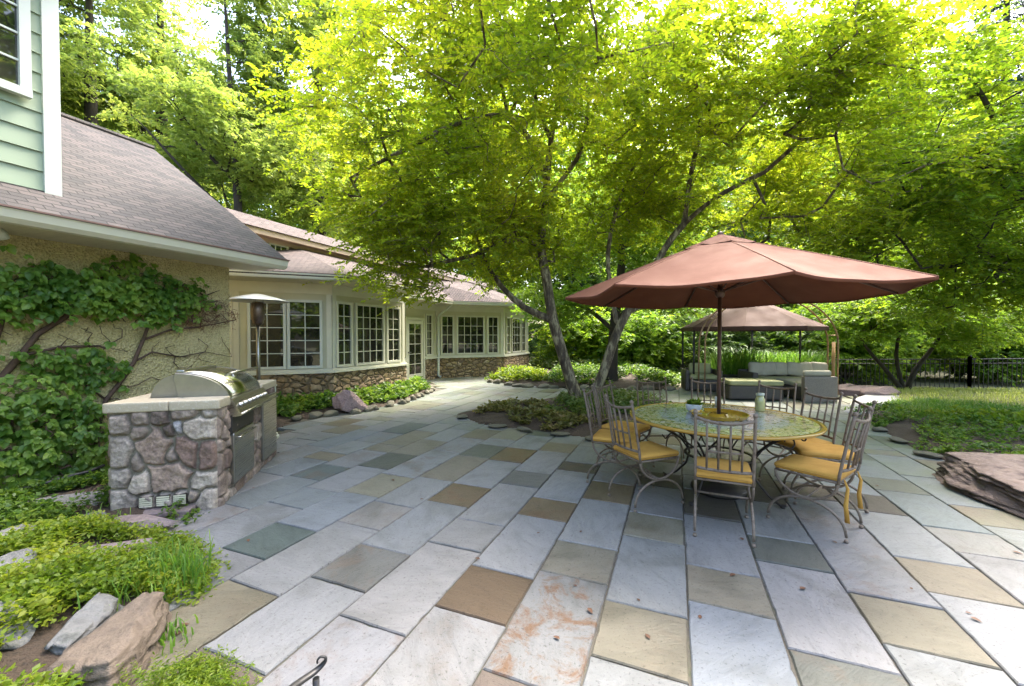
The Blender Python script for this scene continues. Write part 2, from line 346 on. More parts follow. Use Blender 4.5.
def mat_slab():
    m, nt = new_mat('bluestone_slabs')
    out = N(nt, 'ShaderNodeOutputMaterial'); b = N(nt, 'ShaderNodeBsdfPrincipled', Roughness=.55)
    b.inputs['Specular IOR Level'].default_value = .4
    tc = N(nt, 'ShaderNodeTexCoord'); at = N(nt, 'ShaderNodeAttribute', attribute_name='tint'); se = N(nt, 'ShaderNodeAttribute', attribute_name='seed')
    ve = N(nt, 'ShaderNodeAttribute', attribute_name='vein')
    of = N(nt, 'ShaderNodeCombineXYZ'); ml = N(nt, 'ShaderNodeMath', operation='MULTIPLY'); ml.inputs[1].default_value = 37.
    L(nt, se.outputs['Fac'], ml.inputs[0]); L(nt, ml.outputs[0], of.inputs[2]); L(nt, ml.outputs[0], of.inputs[0])
    ad = N(nt, 'ShaderNodeVectorMath', operation='ADD'); L(nt, tc.outputs['Object'], ad.inputs[0]); L(nt, of.outputs[0], ad.inputs[1])
    # long cleft streaks turned per slab
    rt = N(nt, 'ShaderNodeVectorRotate', rotation_type='Z_AXIS'); am = N(nt, 'ShaderNodeMath', operation='MULTIPLY'); am.inputs[1].default_value = 6.28
    L(nt, se.outputs['Fac'], am.inputs[0]); L(nt, am.outputs[0], rt.inputs['Angle']); L(nt, ad.outputs[0], rt.inputs['Vector'])
    mp = N(nt, 'ShaderNodeMapping'); mp.inputs['Scale'].default_value = (1.2, 3.4, 1); L(nt, rt.outputs[0], mp.inputs[0])
    n1 = N(nt, 'ShaderNodeTexNoise', Scale=3.4, Detail=12, Roughness=.74, Distortion=.9); L(nt, mp.outputs[0], n1.inputs['Vector'])
    r1 = ramp(nt, [(.28, (.68, .69, .69)), (.5, (1, 1, 1)), (.72, (1.14, 1.13, 1.12))]); L(nt, n1.outputs[0], r1.inputs[0])
    mx = N(nt, 'ShaderNodeMixRGB', blend_type='MULTIPLY'); mx.inputs[0].default_value = .85; L(nt, at.outputs['Color'], mx.inputs[1]); L(nt, r1.outputs[0], mx.inputs[2])
    # big mottling
    n2 = N(nt, 'ShaderNodeTexNoise', Scale=2.2, Detail=7, Roughness=.6, Distortion=.8); L(nt, ad.outputs[0], n2.inputs['Vector'])
    r2 = ramp(nt, [(.28, (.64, .64, .60)), (.48, (.97, .98, .97)), (.75, (1.1, 1.11, 1.12))]); L(nt, n2.outputs[0], r2.inputs[0])
    m2 = N(nt, 'ShaderNodeMixRGB', blend_type='MULTIPLY'); m2.inputs[0].default_value = 1; L(nt, mx.outputs[0], m2.inputs[1]); L(nt, r2.outputs[0], m2.inputs[2])
    # rust patches on some slabs
    n3 = N(nt, 'ShaderNodeTexNoise', Scale=4.2, Detail=10, Roughness=.75, Distortion=.5); L(nt, ad.outputs[0], n3.inputs['Vector'])
    r3 = ramp(nt, [(.50, (0, 0, 0)), (.60, (1, 1, 1))]); L(nt, n3.outputs[0], r3.inputs[0])
    mv = N(nt, 'ShaderNodeMath', operation='MULTIPLY'); L(nt, r3.outputs[0], mv.inputs[0]); L(nt, ve.outputs['Fac'], mv.inputs[1])
    m3 = N(nt, 'ShaderNodeMixRGB'); m3.inputs[2].default_value = (.115, .066, .036, 1); L(nt, mv.outputs[0], m3.inputs[0]); L(nt, m2.outputs[0], m3.inputs[1])
    # dark specks and dirt
    n4 = N(nt, 'ShaderNodeTexNoise', Scale=55, Detail=5, Roughness=.7); L(nt, tc.outputs['Object'], n4.inputs['Vector'])
    r4 = ramp(nt, [(.33, (.35, .33, .29)), (.43, (1, 1, 1))]); L(nt, n4.outputs[0], r4.inputs[0])
    m4 = N(nt, 'ShaderNodeMixRGB', blend_type='MULTIPLY'); m4.inputs[0].default_value = .8; L(nt, m3.outputs[0], m4.inputs[1]); L(nt, r4.outputs[0], m4.inputs[2])
    # algae and reflected tree green, both painted in near the tree and far side
    ms = N(nt, 'ShaderNodeAttribute', attribute_name='algae_reflect')
    n5 = N(nt, 'ShaderNodeTexNoise', Scale=1.7, Detail=8, Roughness=.7); L(nt, tc.outputs['Object'], n5.inputs['Vector'])
    r5 = ramp(nt, [(.36, (0, 0, 0)), (.66, (1, 1, 1))]); L(nt, n5.outputs[0], r5.inputs[0])
    mm = N(nt, 'ShaderNodeMath', operation='MULTIPLY'); L(nt, r5.outputs[0], mm.inputs[0]); L(nt, ms.outputs['Fac'], mm.inputs[1])
    m5 = N(nt, 'ShaderNodeMixRGB'); m5.inputs[2].default_value = (.125, .155, .085, 1); L(nt, mm.outputs[0], m5.inputs[0]); L(nt, m4.outputs[0], m5.inputs[1])
    L(nt, m5.outputs[0], b.inputs['Base Color'])
    bp = N(nt, 'ShaderNodeBump', Strength=.8, Distance=.012); L(nt, n1.outputs[0], bp.inputs['Height'])
    b2 = N(nt, 'ShaderNodeBump', Strength=.6, Distance=.004); L(nt, n4.outputs[0], b2.inputs['Height']); L(nt, bp.outputs[0], b2.inputs['Normal'])
    L(nt, b2.outputs[0], b.inputs['Normal'])
    mr = N(nt, 'ShaderNodeMapRange'); mr.inputs['To Min'].default_value = .42; mr.inputs['To Max'].default_value = .7; L(nt, n2.outputs[0], mr.inputs[0]); L(nt, mr.outputs[0], b.inputs['Roughness'])
    L(nt, b.outputs[0], out.inputs[0]); return m
M['slab'] = mat_slab()

def mat_mosaic():
    m, nt = new_mat('mosaic_tabletop')
    out = N(nt, 'ShaderNodeOutputMaterial'); b = N(nt, 'ShaderNodeBsdfPrincipled', Roughness=.16); b.inputs['Coat Weight'].default_value = .5
    b.inputs['Coat Roughness'].default_value = .08
    tc = N(nt, 'ShaderNodeTexCoord')
    v = N(nt, 'ShaderNodeTexVoronoi', Scale=24); L(nt, tc.outputs['Object'], v.inputs['Vector'])
    e = N(nt, 'ShaderNodeTexVoronoi', Scale=24, feature='DISTANCE_TO_EDGE'); L(nt, tc.outputs['Object'], e.inputs['Vector'])
    sp = N(nt, 'ShaderNodeSeparateColor'); L(nt, v.outputs['Color'], sp.inputs[0])
    ln = N(nt, 'ShaderNodeVectorMath', operation='LENGTH'); sx = N(nt, 'ShaderNodeVectorMath', operation='MULTIPLY'); sx.inputs[1].default_value = (1, 1, 0); L(nt, tc.outputs['Object'], sx.inputs[0]); L(nt, sx.outputs[0], ln.inputs[0])
    nz = N(nt, 'ShaderNodeTexNoise', Scale=9, Detail=3); L(nt, tc.outputs['Object'], nz.inputs['Vector'])
    rr = N(nt, 'ShaderNodeMath', operation='MULTIPLY_ADD'); rr.inputs[1].default_value = .14; L(nt, nz.outputs[0], rr.inputs[0]); L(nt, ln.outputs['Value'], rr.inputs[2])
    ca = ramp(nt, [(0, (.46, .49, .53)), (.45, (.56, .58, .60)), (.76, (.18, .24, .34)), (.86, (.56, .57, .55)), (.95, (.28, .34, .38))], 'CONSTANT'); L(nt, sp.outputs[0], ca.inputs[0])  # pale centre tiles, whitened further to carry the sky's reflection
    cb = ramp(nt, [(0, (.58, .50, .26)), (.3, (.34, .27, .09)), (.38, (.62, .52, .28)), (.72, (.64, .59, .46)), (.93, (.36, .24, .08))], 'CONSTANT'); L(nt, sp.outputs[0], cb.inputs[0])
    zr = ramp(nt, [(.62, (0, 0, 0)), (.70, (1, 1, 1))]); L(nt, rr.outputs[0], zr.inputs[0])
    mx = N(nt, 'ShaderNodeMixRGB'); L(nt, zr.outputs[0], mx.inputs[0]); L(nt, ca.outputs[0], mx.inputs[1]); L(nt, cb.outputs[0], mx.inputs[2])
    er = ramp(nt, [(.03, (.3, .28, .24)), (.08, (1, 1, 1))]); L(nt, e.outputs[0], er.inputs[0])
    m2 = N(nt, 'ShaderNodeMixRGB', blend_type='MULTIPLY'); m2.inputs[0].default_value = .9; L(nt, mx.outputs[0], m2.inputs[1]); L(nt, er.outputs[0], m2.inputs[2])
    L(nt, m2.outputs[0], b.inputs['Base Color'])
    bp = N(nt, 'ShaderNodeBump', Strength=.35, Distance=.004); L(nt, e.outputs[0], bp.inputs['Height']); L(nt, bp.outputs[0], b.inputs['Normal'])
    L(nt, b.outputs[0], out.inputs[0]); return m
M['mosaic'] = mat_mosaic()

M['leaf_main'] = leaf_mat('yellow_green_leaves', (.125, .205, .015), (.235, .31, .02), (.40, .415, .032), .64, 1.5, .45)
M['leaf_right'] = leaf_mat('fresh_green_leaves', (.09, .17, .014), (.16, .245, .02), (.27, .325, .03), .58, 1.75, .6)
M['leaf_mid'] = leaf_mat('mid_green_leaves', (.085, .17, .022), (.145, .235, .03), (.24, .31, .045), .58, 1.65, .4)
M['leaf_far'] = leaf_mat('tall_tree_leaves', (.14, .20, .055), (.21, .28, .075), (.32, .36, .10), .58, 1.65, .25)
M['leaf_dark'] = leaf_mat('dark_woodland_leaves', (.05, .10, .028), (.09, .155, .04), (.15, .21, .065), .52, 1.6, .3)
M['leaf_blue'] = leaf_mat('blue_green_needles', (.02, .06, .045), (.035, .085, .06), (.06, .11, .075), .25, 1.2, .5)
M['leaf_vine'] = leaf_mat('vine_leaves', (.05, .13, .02), (.12, .225, .035), (.25, .36, .06), .5, 1.6, 2.2, .4)
M['leaf_cover'] = leaf_mat('ground_cover_leaves', (.04, .10, .016), (.085, .16, .022), (.18, .25, .04), .45, 1.5, 2.5)
M['leaf_bright'] = leaf_mat('bright_ground_leaves', (.09, .16, .014), (.16, .23, .02), (.26, .29, .035), .5, 1.7, 3)
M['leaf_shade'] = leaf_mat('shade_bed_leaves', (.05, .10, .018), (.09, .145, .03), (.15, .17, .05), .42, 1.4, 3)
M['leaf_mottled'] = leaf_mat('mottled_bed_leaves', (.10, .08, .035), (.15, .16, .045), (.25, .19, .09), .45, 1.4, 4)
M['grass_blade'] = leaf_mat('grass_blades', (.07, .17, .025), (.125, .25, .035), (.22, .32, .06), .5, 1.5, 2)
M['lawn_blade'] = leaf_mat('pale_meadow_blades', (.17, .22, .05), (.27, .31, .09), (.40, .40, .20), .5, 1.6, 1.0)
M['ground'] = mat('leaf_litter_ground', (.05, .055, .02), (.085, .075, .035), 1.3, .95, c3=(.04, .07, .018), bump=.8, bscale=20, dist=.03)
def catmull(pts, step=.25):
    P = [Vector(p) for p in pts]; out = []
    for i in range(len(P) - 1):
        a, b, c, d_ = P[max(0, i - 1)], P[i], P[i + 1], P[min(len(P) - 1, i + 2)]; n = max(1, int((c - b).length / step))
        for k in range(n):
            t = k / n; out.append((.5 * ((2 * b) + (c - a) * t + (2 * a - 5 * b + 4 * c - d_) * t * t + (3 * b - a - 3 * c + d_) * t ** 3), i + t))
    out.append((P[-1], len(P) - 1)); return out

# ------------------------------------------------------------------ ground helpers
def inside(P, poly):
    x, y = P[:, 0], P[:, 1]; r = np.zeros(len(P), bool); n = len(poly)
    for i in range(n):
        x1, y1 = poly[i]; x2, y2 = poly[(i + 1) % n]
        c = ((y1 > y) != (y2 > y)) & (x < (x2 - x1) * (y - y1) / ((y2 - y1) if y2 != y1 else 1e-9) + x1)
        r ^= c
    return r
def edge_dist(P, poly):
    d = np.full(len(P), 1e9); n = len(poly)
    for i in range(n):
        a = np.array(poly[i], float); b = np.array(poly[(i + 1) % n], float); ab = b - a
        t = np.clip(((P[:, :2] - a) @ ab) / max(1e-9, ab @ ab), 0, 1)
        q = a + t[:, None] * ab
        d = np.minimum(d, np.hypot(*(P[:, :2] - q).T))
    return d
def gxy(*pp): return [tuple(G(*p)[:2]) for p in pp]
def vnoise(P, s, seed=0.):
    return np.array([mnoise.noise(Vector((p[0] * s + seed, p[1] * s - seed, seed))) for p in P])
def gzv(P): return np.array([gz(p[0], p[1]) for p in P])

# one sheet of ground to the horizon
def grid_sheet(xs, ys, zf):
    X, Y = np.meshgrid(xs, ys); P = np.stack([X.ravel(), Y.ravel()], 1)
    V = np.c_[P, zf(P)]; nx, ny = len(xs), len(ys)
    i = (np.arange(ny - 1)[:, None] * nx + np.arange(nx - 1)[None]).ravel()
    return V, np.stack([i, i + 1, i + nx + 1, i + nx], 1)
xs = np.unique(np.r_[np.linspace(-150, -12, 24), np.linspace(-12, 16, 57), np.linspace(16, 150, 24)])
ys = np.unique(np.r_[np.linspace(-40, -4, 8), np.linspace(-4, 26, 61), np.linspace(26, 220, 24)])
V, Fc = grid_sheet(xs, ys, lambda P: gzv(P) - .055)
tag(np_mesh('ground', V, Fc, M['ground'], smooth=True), kind='structure')

# ------------------------------------------------------------------ patio of bluestone slabs
PATIO = [(-1.55, -2.5), (-1.6, 1.6)] + gxy((160, 650), (168, 600), (158, 560), (158, 530), (195, 506), (255, 462), (270, 445), (280, 428), (300, 418), (360, 412), (415, 400), (436, 389), (430, 383)) + \
    [(-3.6, 14.2), (-2.9, 15.6), (-.2, 16.9)] + gxy((496, 382), (520, 387), (575, 389), (640, 390.5), (672, 391)) + \
    [(5.2, 12.4), (9.2, 12.6), (9.0, 9.6)] + gxy((850, 411), (866, 425), (905, 446)) + [(5.3, 5.0), (6.0, 4.3), (6.6, 3.6), (6.8, -2.5)]
PAL = dict(W=(.262, .270, .280), V=(.278, .284, .288), U=(.232, .246, .258), G=(.125, .124, .118), T=(.196, .172, .120), Q=(.228, .212, .165), B=(.102, .063, .029),
           N=(.112, .122, .104), E=(.092, .126, .122), L=(.185, .222, .250), P=(.135, .105, .083), K=(.078, .066, .052), M=(.255, .258, .255), S=(.195, .202, .200), X=(.158, .122, .068))
COLS = {
 -10: ([], 'U'), -11: ([], 'L'),
 -9: ([(294, 476), (324.4, 463.8), (361, 449)], 'LEWQ'),
 -8: ([(270.5, 502), (308, 486.8), (361.9, 465.7), (394.7, 452.8)], 'ULUNQ'),
 -7: ([(227.5, 549), (281, 523), (352.5, 492.7), (385, 473.4)], 'UELQW'),
 -6: ([(237, 582), (343, 522), (378, 501), (418, 476)], 'TUMWQ'),
 -5: ([(264, 674), (320, 578.6), (368.8, 544.7), (427, 500), (455.6, 482.8)], 'PVGWXW'),
 -4: ([(344.4, 616), (434, 542), (462.4, 518.4), (503, 483), (520, 470.5)], 'WVWVGW'),
 -3: ([(506.8, 626), (534.3, 579), (567, 522.3), (579, 503.3), (594.5, 474), (600, 465)], 'MBVXWKU'),
 -2: ([(485.4, 669.5), (610, 585.2), (618.6, 550.5), (630.7, 505), (635.8, 486)], 'PSQVXW'),
 -1: ([(692.6, 684), (688, 618.6), (685, 545.3), (685, 519.9), (684, 490)], 'UTVQWK'),
 0: ([(689.9, 600.4), (688, 563.6), (685.7, 513.7), (684, 488)], 'LQVKU'),
 1: ([(787.7, 647.8), (756.8, 559.4), (751.6, 534.3), (734, 498)], 'NVNWK'),
 2: ([(880.6, 642.6), (846, 591), (786, 494.7), (772, 480)], 'WTWPU'),
 3: ([(923.6, 590.3), (889.2, 554.9), (860, 510), (854.8, 493)], 'WTUKL'),
 4: ([(955.3, 551.5), (923, 525.5), (877, 489.5), (858.6, 475.9)], 'WMLNL'),
 5: ([(986.3, 525.5), (950.3, 504.4), (900.7, 474.6)], 'WTLU'),
 6: ([(1010, 540)], 'UW'),
}
def build_patio():
    rnd = random.Random(11)
    W = .457; J = .0045; polyuv = [to_uv(p) for p in PATIO]
    V = []; Fc = []; NG = []; tint = []; seed = []; vein = []; algae_reflect = []
    def v_near(p): return p[1] < 5.5
    for k in range(-24, 22):
        u0 = .068 + k * W; vlo, vhi = -2.4, 17.4
        js, cs = COLS.get(k, ([], ''))
        cuts = [to_uv(G(*p))[1] for p in js]; cols_ = list(cs)
        if cuts:
            v = cuts[0] - rnd.uniform(.7, 1.1); pre = []
            while v > vlo: pre.append(v); v -= rnd.uniform(.35, 1.1)
            cuts = pre[::-1] + cuts
            cols_ = [rnd.choice('WUVTWLK') for _ in pre] + cols_
            v = cuts[-1]
        else:
            v = vlo + rnd.random(); cuts = [v]; cols_ = ['W', 'U']
        while v < vhi:
            v += rnd.choice([.3, .34, .46, .61, .61, .76, .9, 1.05]); cuts.append(v)
            cols_.append(rnd.choice('WWWUUVVVLLQTXWUQNTEU'))
        for i in range(len(cuts) - 1):
            a, b = cuts[i] + J, cuts[i + 1] - J
            c = cols_[i + 1] if i + 1 < len(cols_) else 'W'
            x0, x1 = u0 + J + rnd.uniform(-.002, .002), u0 + W - J + rnd.uniform(-.002, .002)
            pts = np.array([(x0, a), (x1, a), (x1, b), (x0, b), ((x0 + x1) / 2, (a + b) / 2)])
            ins = inside(pts, polyuv)
            if not (ins[4] or ins[:4].sum() >= 2): continue
            cx, cy = to_xy(*pts[4]); zc = gz(cx, cy) + rnd.uniform(-.0025, .0025)
            tx, ty = rnd.uniform(-.002, .002), rnd.uniform(-.002, .002)
            n = len(V)
            wob = [rnd.uniform(-.0025, .0025) for _ in range(8)]
            q = [(x0 + wob[0], a + wob[1]), (x1 + wob[2], a + wob[3]), (x1 + wob[4], b + wob[5]), (x0 + wob[6], b + wob[7])]
            ring = []; near = v_near(pts[4])
            for e in range(4):
                (ax, ay), (bx, by) = q[e], q[(e + 1) % 4]; m_ = max(1, int(math.hypot(bx - ax, by - ay) / (.05 if near else .3))); nx, ny = (by - ay), -(bx - ax); ln_ = math.hypot(nx, ny); nx /= ln_; ny /= ln_
                for s_ in range(m_):
                    t_ = s_ / m_; jt = (-abs(rnd.gauss(0, .0018)) - (.006 if rnd.random() < .04 else 0)) if s_ else 0.
                    ring.append((ax + (bx - ax) * t_ + nx * jt, ay + (by - ay) * t_ + ny * jt))
            nr_ = len(ring); mx_, my_ = pts[4]
            for inset, z in ((0, -.05), (0, -.007), (.006, 0.)):
                for (x, y) in ring:
                    dx_, dy_ = mx_ - x, my_ - y; V.append((x + math.copysign(min(inset, abs(dx_)), dx_), y + math.copysign(min(inset, abs(dy_)), dy_), zc + z + tx * (x - mx_) * 4 + ty * (y - my_) * 3))
            for r in (0, nr_):
                for j in range(nr_): Fc.append((n + r + j, n + r + (j + 1) % nr_, n + r + nr_ + (j + 1) % nr_, n + r + nr_ + j))
            NG.append(tuple(n + 2 * nr_ + j for j in range(nr_)))
            base = PAL[c]; g_ = .26; sf_ = .92 if c in 'TBXQPKNE' else .7; base = [(x * sf_ + g_ * (1 - sf_)) * .64 * w_ for x, w_ in zip(base, (1.03, 1.0, .955))]; f = rnd.uniform(.92, 1.07); base = [base[0] * f * rnd.uniform(.97, 1.03), base[1] * f, base[2] * f * rnd.uniform(.97, 1.03), 1]
            s = rnd.random(); vn = {'S': 1., 'X': .5, 'M': .2, 'Q': .12, 'T': .12, 'B': .1}.get(c, 0. if rnd.random() < .85 else .35)
            v_ = pts[4][1]; u_ = pts[4][0]
            mo = min(.85, .75 * sstep(4.6, 8.5, v_) + .3 * sstep(-3.5, -5.5, u_) * sstep(3.5, 5, v_) + .35 * sstep(1.5, 2.6, u_) * sstep(2.8, 4.5, v_))
            tint += [base] * (3 * nr_); seed += [s] * (3 * nr_); vein += [vn] * (3 * nr_); algae_reflect += [mo] * (3 * nr_)
    me = bpy.data.meshes.new('patio'); me.from_pydata(V, [], Fc + NG)
    for an, typ, dat in (('tint', 'FLOAT_COLOR', tint), ('seed', 'FLOAT', seed), ('vein', 'FLOAT', vein), ('algae_reflect', 'FLOAT', algae_reflect)):
        me.attributes.new(an, typ, 'POINT').data.foreach_set('color' if typ == 'FLOAT_COLOR' else 'value', np.array(dat, dtype=np.float32).ravel())
    me.update(); o = link_mesh('patio', me, M['slab'])
    o.rotation_euler = (0, 0, -TH); tag(o, kind='structure')
build_patio()

# bed the slabs lie in: dark sand just below their tops
def poly_sheet(name, poly, z, m, kind='structure', step=.5):
    P = np.array(poly); xs = np.arange(P[:, 0].min() - step, P[:, 0].max() + step, step); ys = np.arange(P[:, 1].min() - step, P[:, 1].max() + step, step)
    V, Fc = grid_sheet(xs, ys, lambda Q: gzv(Q) + z)
    keep = inside(V[Fc].mean(1)[:, :2], poly); Fc = Fc[keep]
    used = np.unique(Fc); mp = np.zeros(len(V), int); mp[used] = np.arange(len(used))
    return tag(np_mesh(name, V[used], mp[Fc], m), kind=kind)
M['joint'] = mat('dark_joint_sand', (.05, .045, .035), (.09, .08, .06), 14, .95, c3=(.04, .055, .02), bump=.5)
poly_sheet('patio_joint_sand', PATIO, -.0135, M['joint'], step=.25)

BEDS = {}
def bed(name, poly, h, m, step=.06, rough=.03, seed=1., fall=.5, smooth=True):
    P = np.array(poly); xs = np.arange(P[:, 0].min() - step, P[:, 0].max() + 2 * step, step); ys = np.arange(P[:, 1].min() - step, P[:, 1].max() + 2 * step, step)
    def zf(Q):
        ed = edge_dist(Q, poly); ins = inside(Q, poly)
        e = np.where(ins, ed, -ed * 2)
        z = -.035 + (h + .03) * np.clip(e / fall + .12, 0, 1) ** .7
        return gzv(Q) + np.where(ins, z, -.06) + rough * (vnoise(Q, 2.3, seed) * 1.2 + vnoise(Q, 9, seed) * .5)
    V, Fc = grid_sheet(xs, ys, zf)
    keep = inside(V[Fc].mean(1)[:, :2], poly); Fc = Fc[keep]
    used = np.unique(Fc); mp = np.zeros(len(V), int); mp[used] = np.arange(len(used))
    BEDS[name] = (poly, zf)
    return tag(np_mesh(name.rstrip('0123456789_'), V[used], mp[Fc], m, smooth=smooth), kind='structure')
tree_bed = gxy((455, 414), (478, 424), (515, 429), (545, 433), (570, 436), (605, 441), (640, 432), (680, 418), (688, 404), (650, 399), (590, 397), (550, 399), (515, 404), (480, 409))
bed('planting_bed_1', tree_bed, .10, M['mulch'], rough=.035, seed=3.)
sun_bed = gxy((280, 428), (300, 418), (360, 412), (405, 402), (432, 391), (430, 384), (412, 380)) + [(-3.2, 11.2), (-4.2, 9.0), (-5.9, 8.2), (-5.2, 7.1)]
bed('planting_bed_2', sun_bed, .14, M['mulch'], seed=5.)
far_bed = gxy((490, 381), (520, 386), (575, 387.5), (640, 389), (678, 389)) + [(5.2, 13.6), (6.4, 22), (1.0, 22.5), (.8, 19.2), (-.3, 16.6)]
bed('planting_bed_3', far_bed, .12, M['mulch'], step=.12, seed=7.)
left_bed = [(-1.6, .9), (-1.62, 1.7)] + gxy((162, 648), (170, 600), (160, 560), (160, 530), (195, 508)) + [(-3.2, 4.6), (-4.35, 5.5), (-4.9, 4.3), (-6.2, 1.0)]
bed('planting_bed_4', left_bed, .07, M['mulch'], step=.05, rough=.04, seed=9.)
right_bed = gxy((850, 411), (868, 424), (905, 445), (945, 462)) + [(5.6, 4.55), (7.5, 3.4), (11, 4.5), (11.5, 7.0), (9.3, 8.4), (7.7, 8.9)]
bed('planting_bed_5', right_bed, .09, M['mulch'], step=.07, rough=.04, seed=11.)
meadow = [(7.2, 8.0), (8.2, 6.7), (10, 5.6), (13, 4.5), (16, 6), (17, 12.6), (13, 14.2), (10.6, 13.4), (9.6, 10.2)]
M['lawn'] = mat('meadow_soil', (.10, .11, .04), (.17, .16, .07), 3, .95, c3=(.07, .10, .025), bump=.8, bscale=40)
bed('lawn', meadow, .10, M['lawn'], step=.12, rough=.03, seed=13., fall=.8)
path = gxy((842, 412), (853, 399), (866, 390), (880, 388), (905, 396), (902, 404), (885, 411), (865, 416))
bed('path', path, .07, M['path_stone'], step=.06, rough=.012, seed=15., fall=.15)

# ------------------------------------------------------------------ house (local frame: x = u across the wall, y = v along it)
hu, hv = -7.0, 6.0
house = thing('house', 'sage and cream house with sunroom wing, shingle roofs and stone base along the patio', 'house', (*to_xy(hu, hv), 0), -TH)
OFF = (hu, hv, 0)
def hb(mb, name, m, parent=house): return mb.build(name, M[m], parent, OFF)

WZ = 2.57
# near wing
mb = MB(); mb.box(-6.35, -6.09, -6, 4.013, -.1, WZ + .2); hb(mb, 'wall', 'stucco'); mb = MB(); mb.box(-11.2, -6.351, 3.8, 4.012, -.1, WZ + .2); hb(mb, 'wall', 'stucco')
mb = MB()
for i in range(8):           # soffit boards with open joints
    a = -6.12 + i * .084; mb.box(a, a + .079, -6, 4.36, WZ, WZ + .018)
hb(mb, 'soffit', 'soffit')
g = MB()
prof = [(-5.45, 2.56), (-5.40, 2.56), (-5.36, 2.60), (-5.345, 2.66), (-5.335, 2.675), (-5.36, 2.675), (-5.45, 2.675)]
g.loft([[(x, y, z) for x, z in prof] for y in (-6, 4.39)])
g.box(-5.475, -5.455, -6, 4.385, WZ - .012, 2.69)
hb(g, 'gutter', 'gutter')
mb = MB(); mb.box(-5.44, -5.322, -6, 4.396, 2.679, 2.695); hb(mb, 'drip_edge', 'rust_edge')
def slope(u): return 2.70 + .67 * (-5.36 - u)
r = MB()
ru = -8.635
def roofring(v): return [(-5.36, v, slope(-5.36)), (ru, v, slope(ru)), (-11.9, v, slope(-5.37)), (-11.9, v, slope(-5.37) - .12), (ru, v, slope(ru) - .12), (-5.36, v, slope(-5.36) - .015)]
r.loft([roofring(-6), roofring(4.386)]); near_roof = hb(r, 'roof', 'shingle')
mb = MB()   # gable end under the rake
mb.loft([[(-6.1, v, 2.5), (-6.1, v, slope(-6.1) - .13), (ru, v, slope(ru) - .13), (-11.1, v, slope(-6.2) - .13), (-11.1, v, 2.5)] for v in (3.82, 4.0)]); hb(mb, 'gable_wall', 'stucco')
mb = MB(); mb.tube([(ru, -6, slope(ru) + .005), (ru, 4.386, slope(ru) + .005)], .05, 8); hb(mb, 'ridge_cap', 'shingle', near_roof)
# upper storey in lap siding standing on the roof
UW = -5.80; UV = 2.13; ub = slope(UW) + .005
mb = MB(); mb.box(-9.5, UW - .03, -6, UV - .03, 2.9, 5.6); hb(mb, 'upper_wall', 'sage')
s = MB(); z = ub
for i in range(15):
    e = .19; y0, y1 = -6, UV - .1
    s.loft([[(UW - .035, y, z), (UW + .004, y, z), (UW - .016, y, z + e + .012), (UW - .035, y, z + e + .012)] for y in (y0, y1)])
    z += e
hb(s, 'clapboard_siding', 'sage')
mb = MB(); mb.box(UW - .03, UW + .022, UV - .1, UV + .022, ub - .02, 5.62); mb.box(UW - .13, UW - .031, UV - .029, UV + .022, ub - .02, 5.62); hb(mb, 'corner_board', 'white_trim')
mb = MB(); mb.box(-10, -5.3, -6, 2.6, 5.62, 5.8); mb.loft([[(-5.25, y, 5.81), (-7.6, y, 7.2), (-10, y, 5.81)] for y in (-6, 2.65)]); hb(mb, 'upper_roof', 'shingle')

A0, A1, A2 = (-8.507, 5.67), (-7.185, 6.99), (-7.12, 9.53)
A_ = (-10.0, 4.177)
R0, R1 = (-8.28, 9.55), (-8.28, 13.05)
B1, B2, B3 = (-6.40, 14.93), (-6.45, 17.96), (-8.4, 19.9)
def wlen(a, b): return math.hypot(a[0] - b[0], a[1] - b[1])
WALLS = [(A_, A0), (A0, A1), (A1, A2), (A2, R0), (R0, R1), (R1, B1), (B1, B2), (B2, B3)]
w = MB(); fr = MB()
for a, b in WALLS:      # outside lies on the right hand of a->b
    l = wlen(a, b); z0 = .0
    w.wbox(a, b, 0, l, -.2, 0, .0, 2.86)
door_s0, door_s1 = 11.13 - 9.55, 12.16 - 9.55
for i, (a, b) in enumerate(WALLS):
    l = wlen(a, b)
    if i == 4: spans = [(.0, door_s0 - .03), (door_s1 + .03, l)]
    else: spans = [(-.02, l + (.03 if i in (1, 2, 5, 6) else .0))]
    for p, q in spans:
        st = MB(); si = MB(); st.wbox(a, b, p, q, .001, .055, -.02, .745); hb(st, 'stone_base', 'fieldstone')
        si.wbox(a, b, p, q + .02, .001, .10, .748, .80); si.wbox(a, b, p, q, .001, .055, .80, .845); hb(si, 'sill', 'trim')
    fr.wbox(a, b, 0, l + .02, .001, .03, 2.50, 2.86)
    for p in (.0, l - .11):
        if i not in (3,): fr.wbox(a, b, p + .003, p + .107, .001, .026, .848, 2.498)
hb(w, 'sunroom_wall', 'wall_cream'); hb(fr, 'wall_trim', 'trim')
def window(a, b, s0, s1, z0, z1, nc, nr, m='trim', parent=house, fw=.055, name='window', d=0.):
    f = MB()
    f.wbox(a, b, s0, s1, d + .004, d + .06, z1 - fw, z1); f.wbox(a, b, s0, s1, d + .004, d + .07, z0, z0 + fw)
    f.wbox(a, b, s0, s0 + fw, d + .004, d + .058, z0 + fw, z1 - fw); f.wbox(a, b, s1 - fw, s1, d + .004, d + .058, z0 + fw, z1 - fw)
    g0, g1, h0, h1 = s0 + fw, s1 - fw, z0 + fw, z1 - fw
    for i in range(1, nc): c = g0 + (g1 - g0) * i / nc; f.wbox(a, b, c - .009, c + .009, d + .012, d + .030, h0, h1)
    for j in range(1, nr): c = h0 + (h1 - h0) * j / nr; f.wbox(a, b, g0, g1, d + .012, d + .033, c - .009, c + .009)
    o = hb(f, name, m, parent)
    p = MB(); p.wbox(a, b, g0 - .004, g1 + .004, d + .005, d + .014, h0 - .004, h1 + .004); hb(p, 'pane', 'glass', o)
    return o
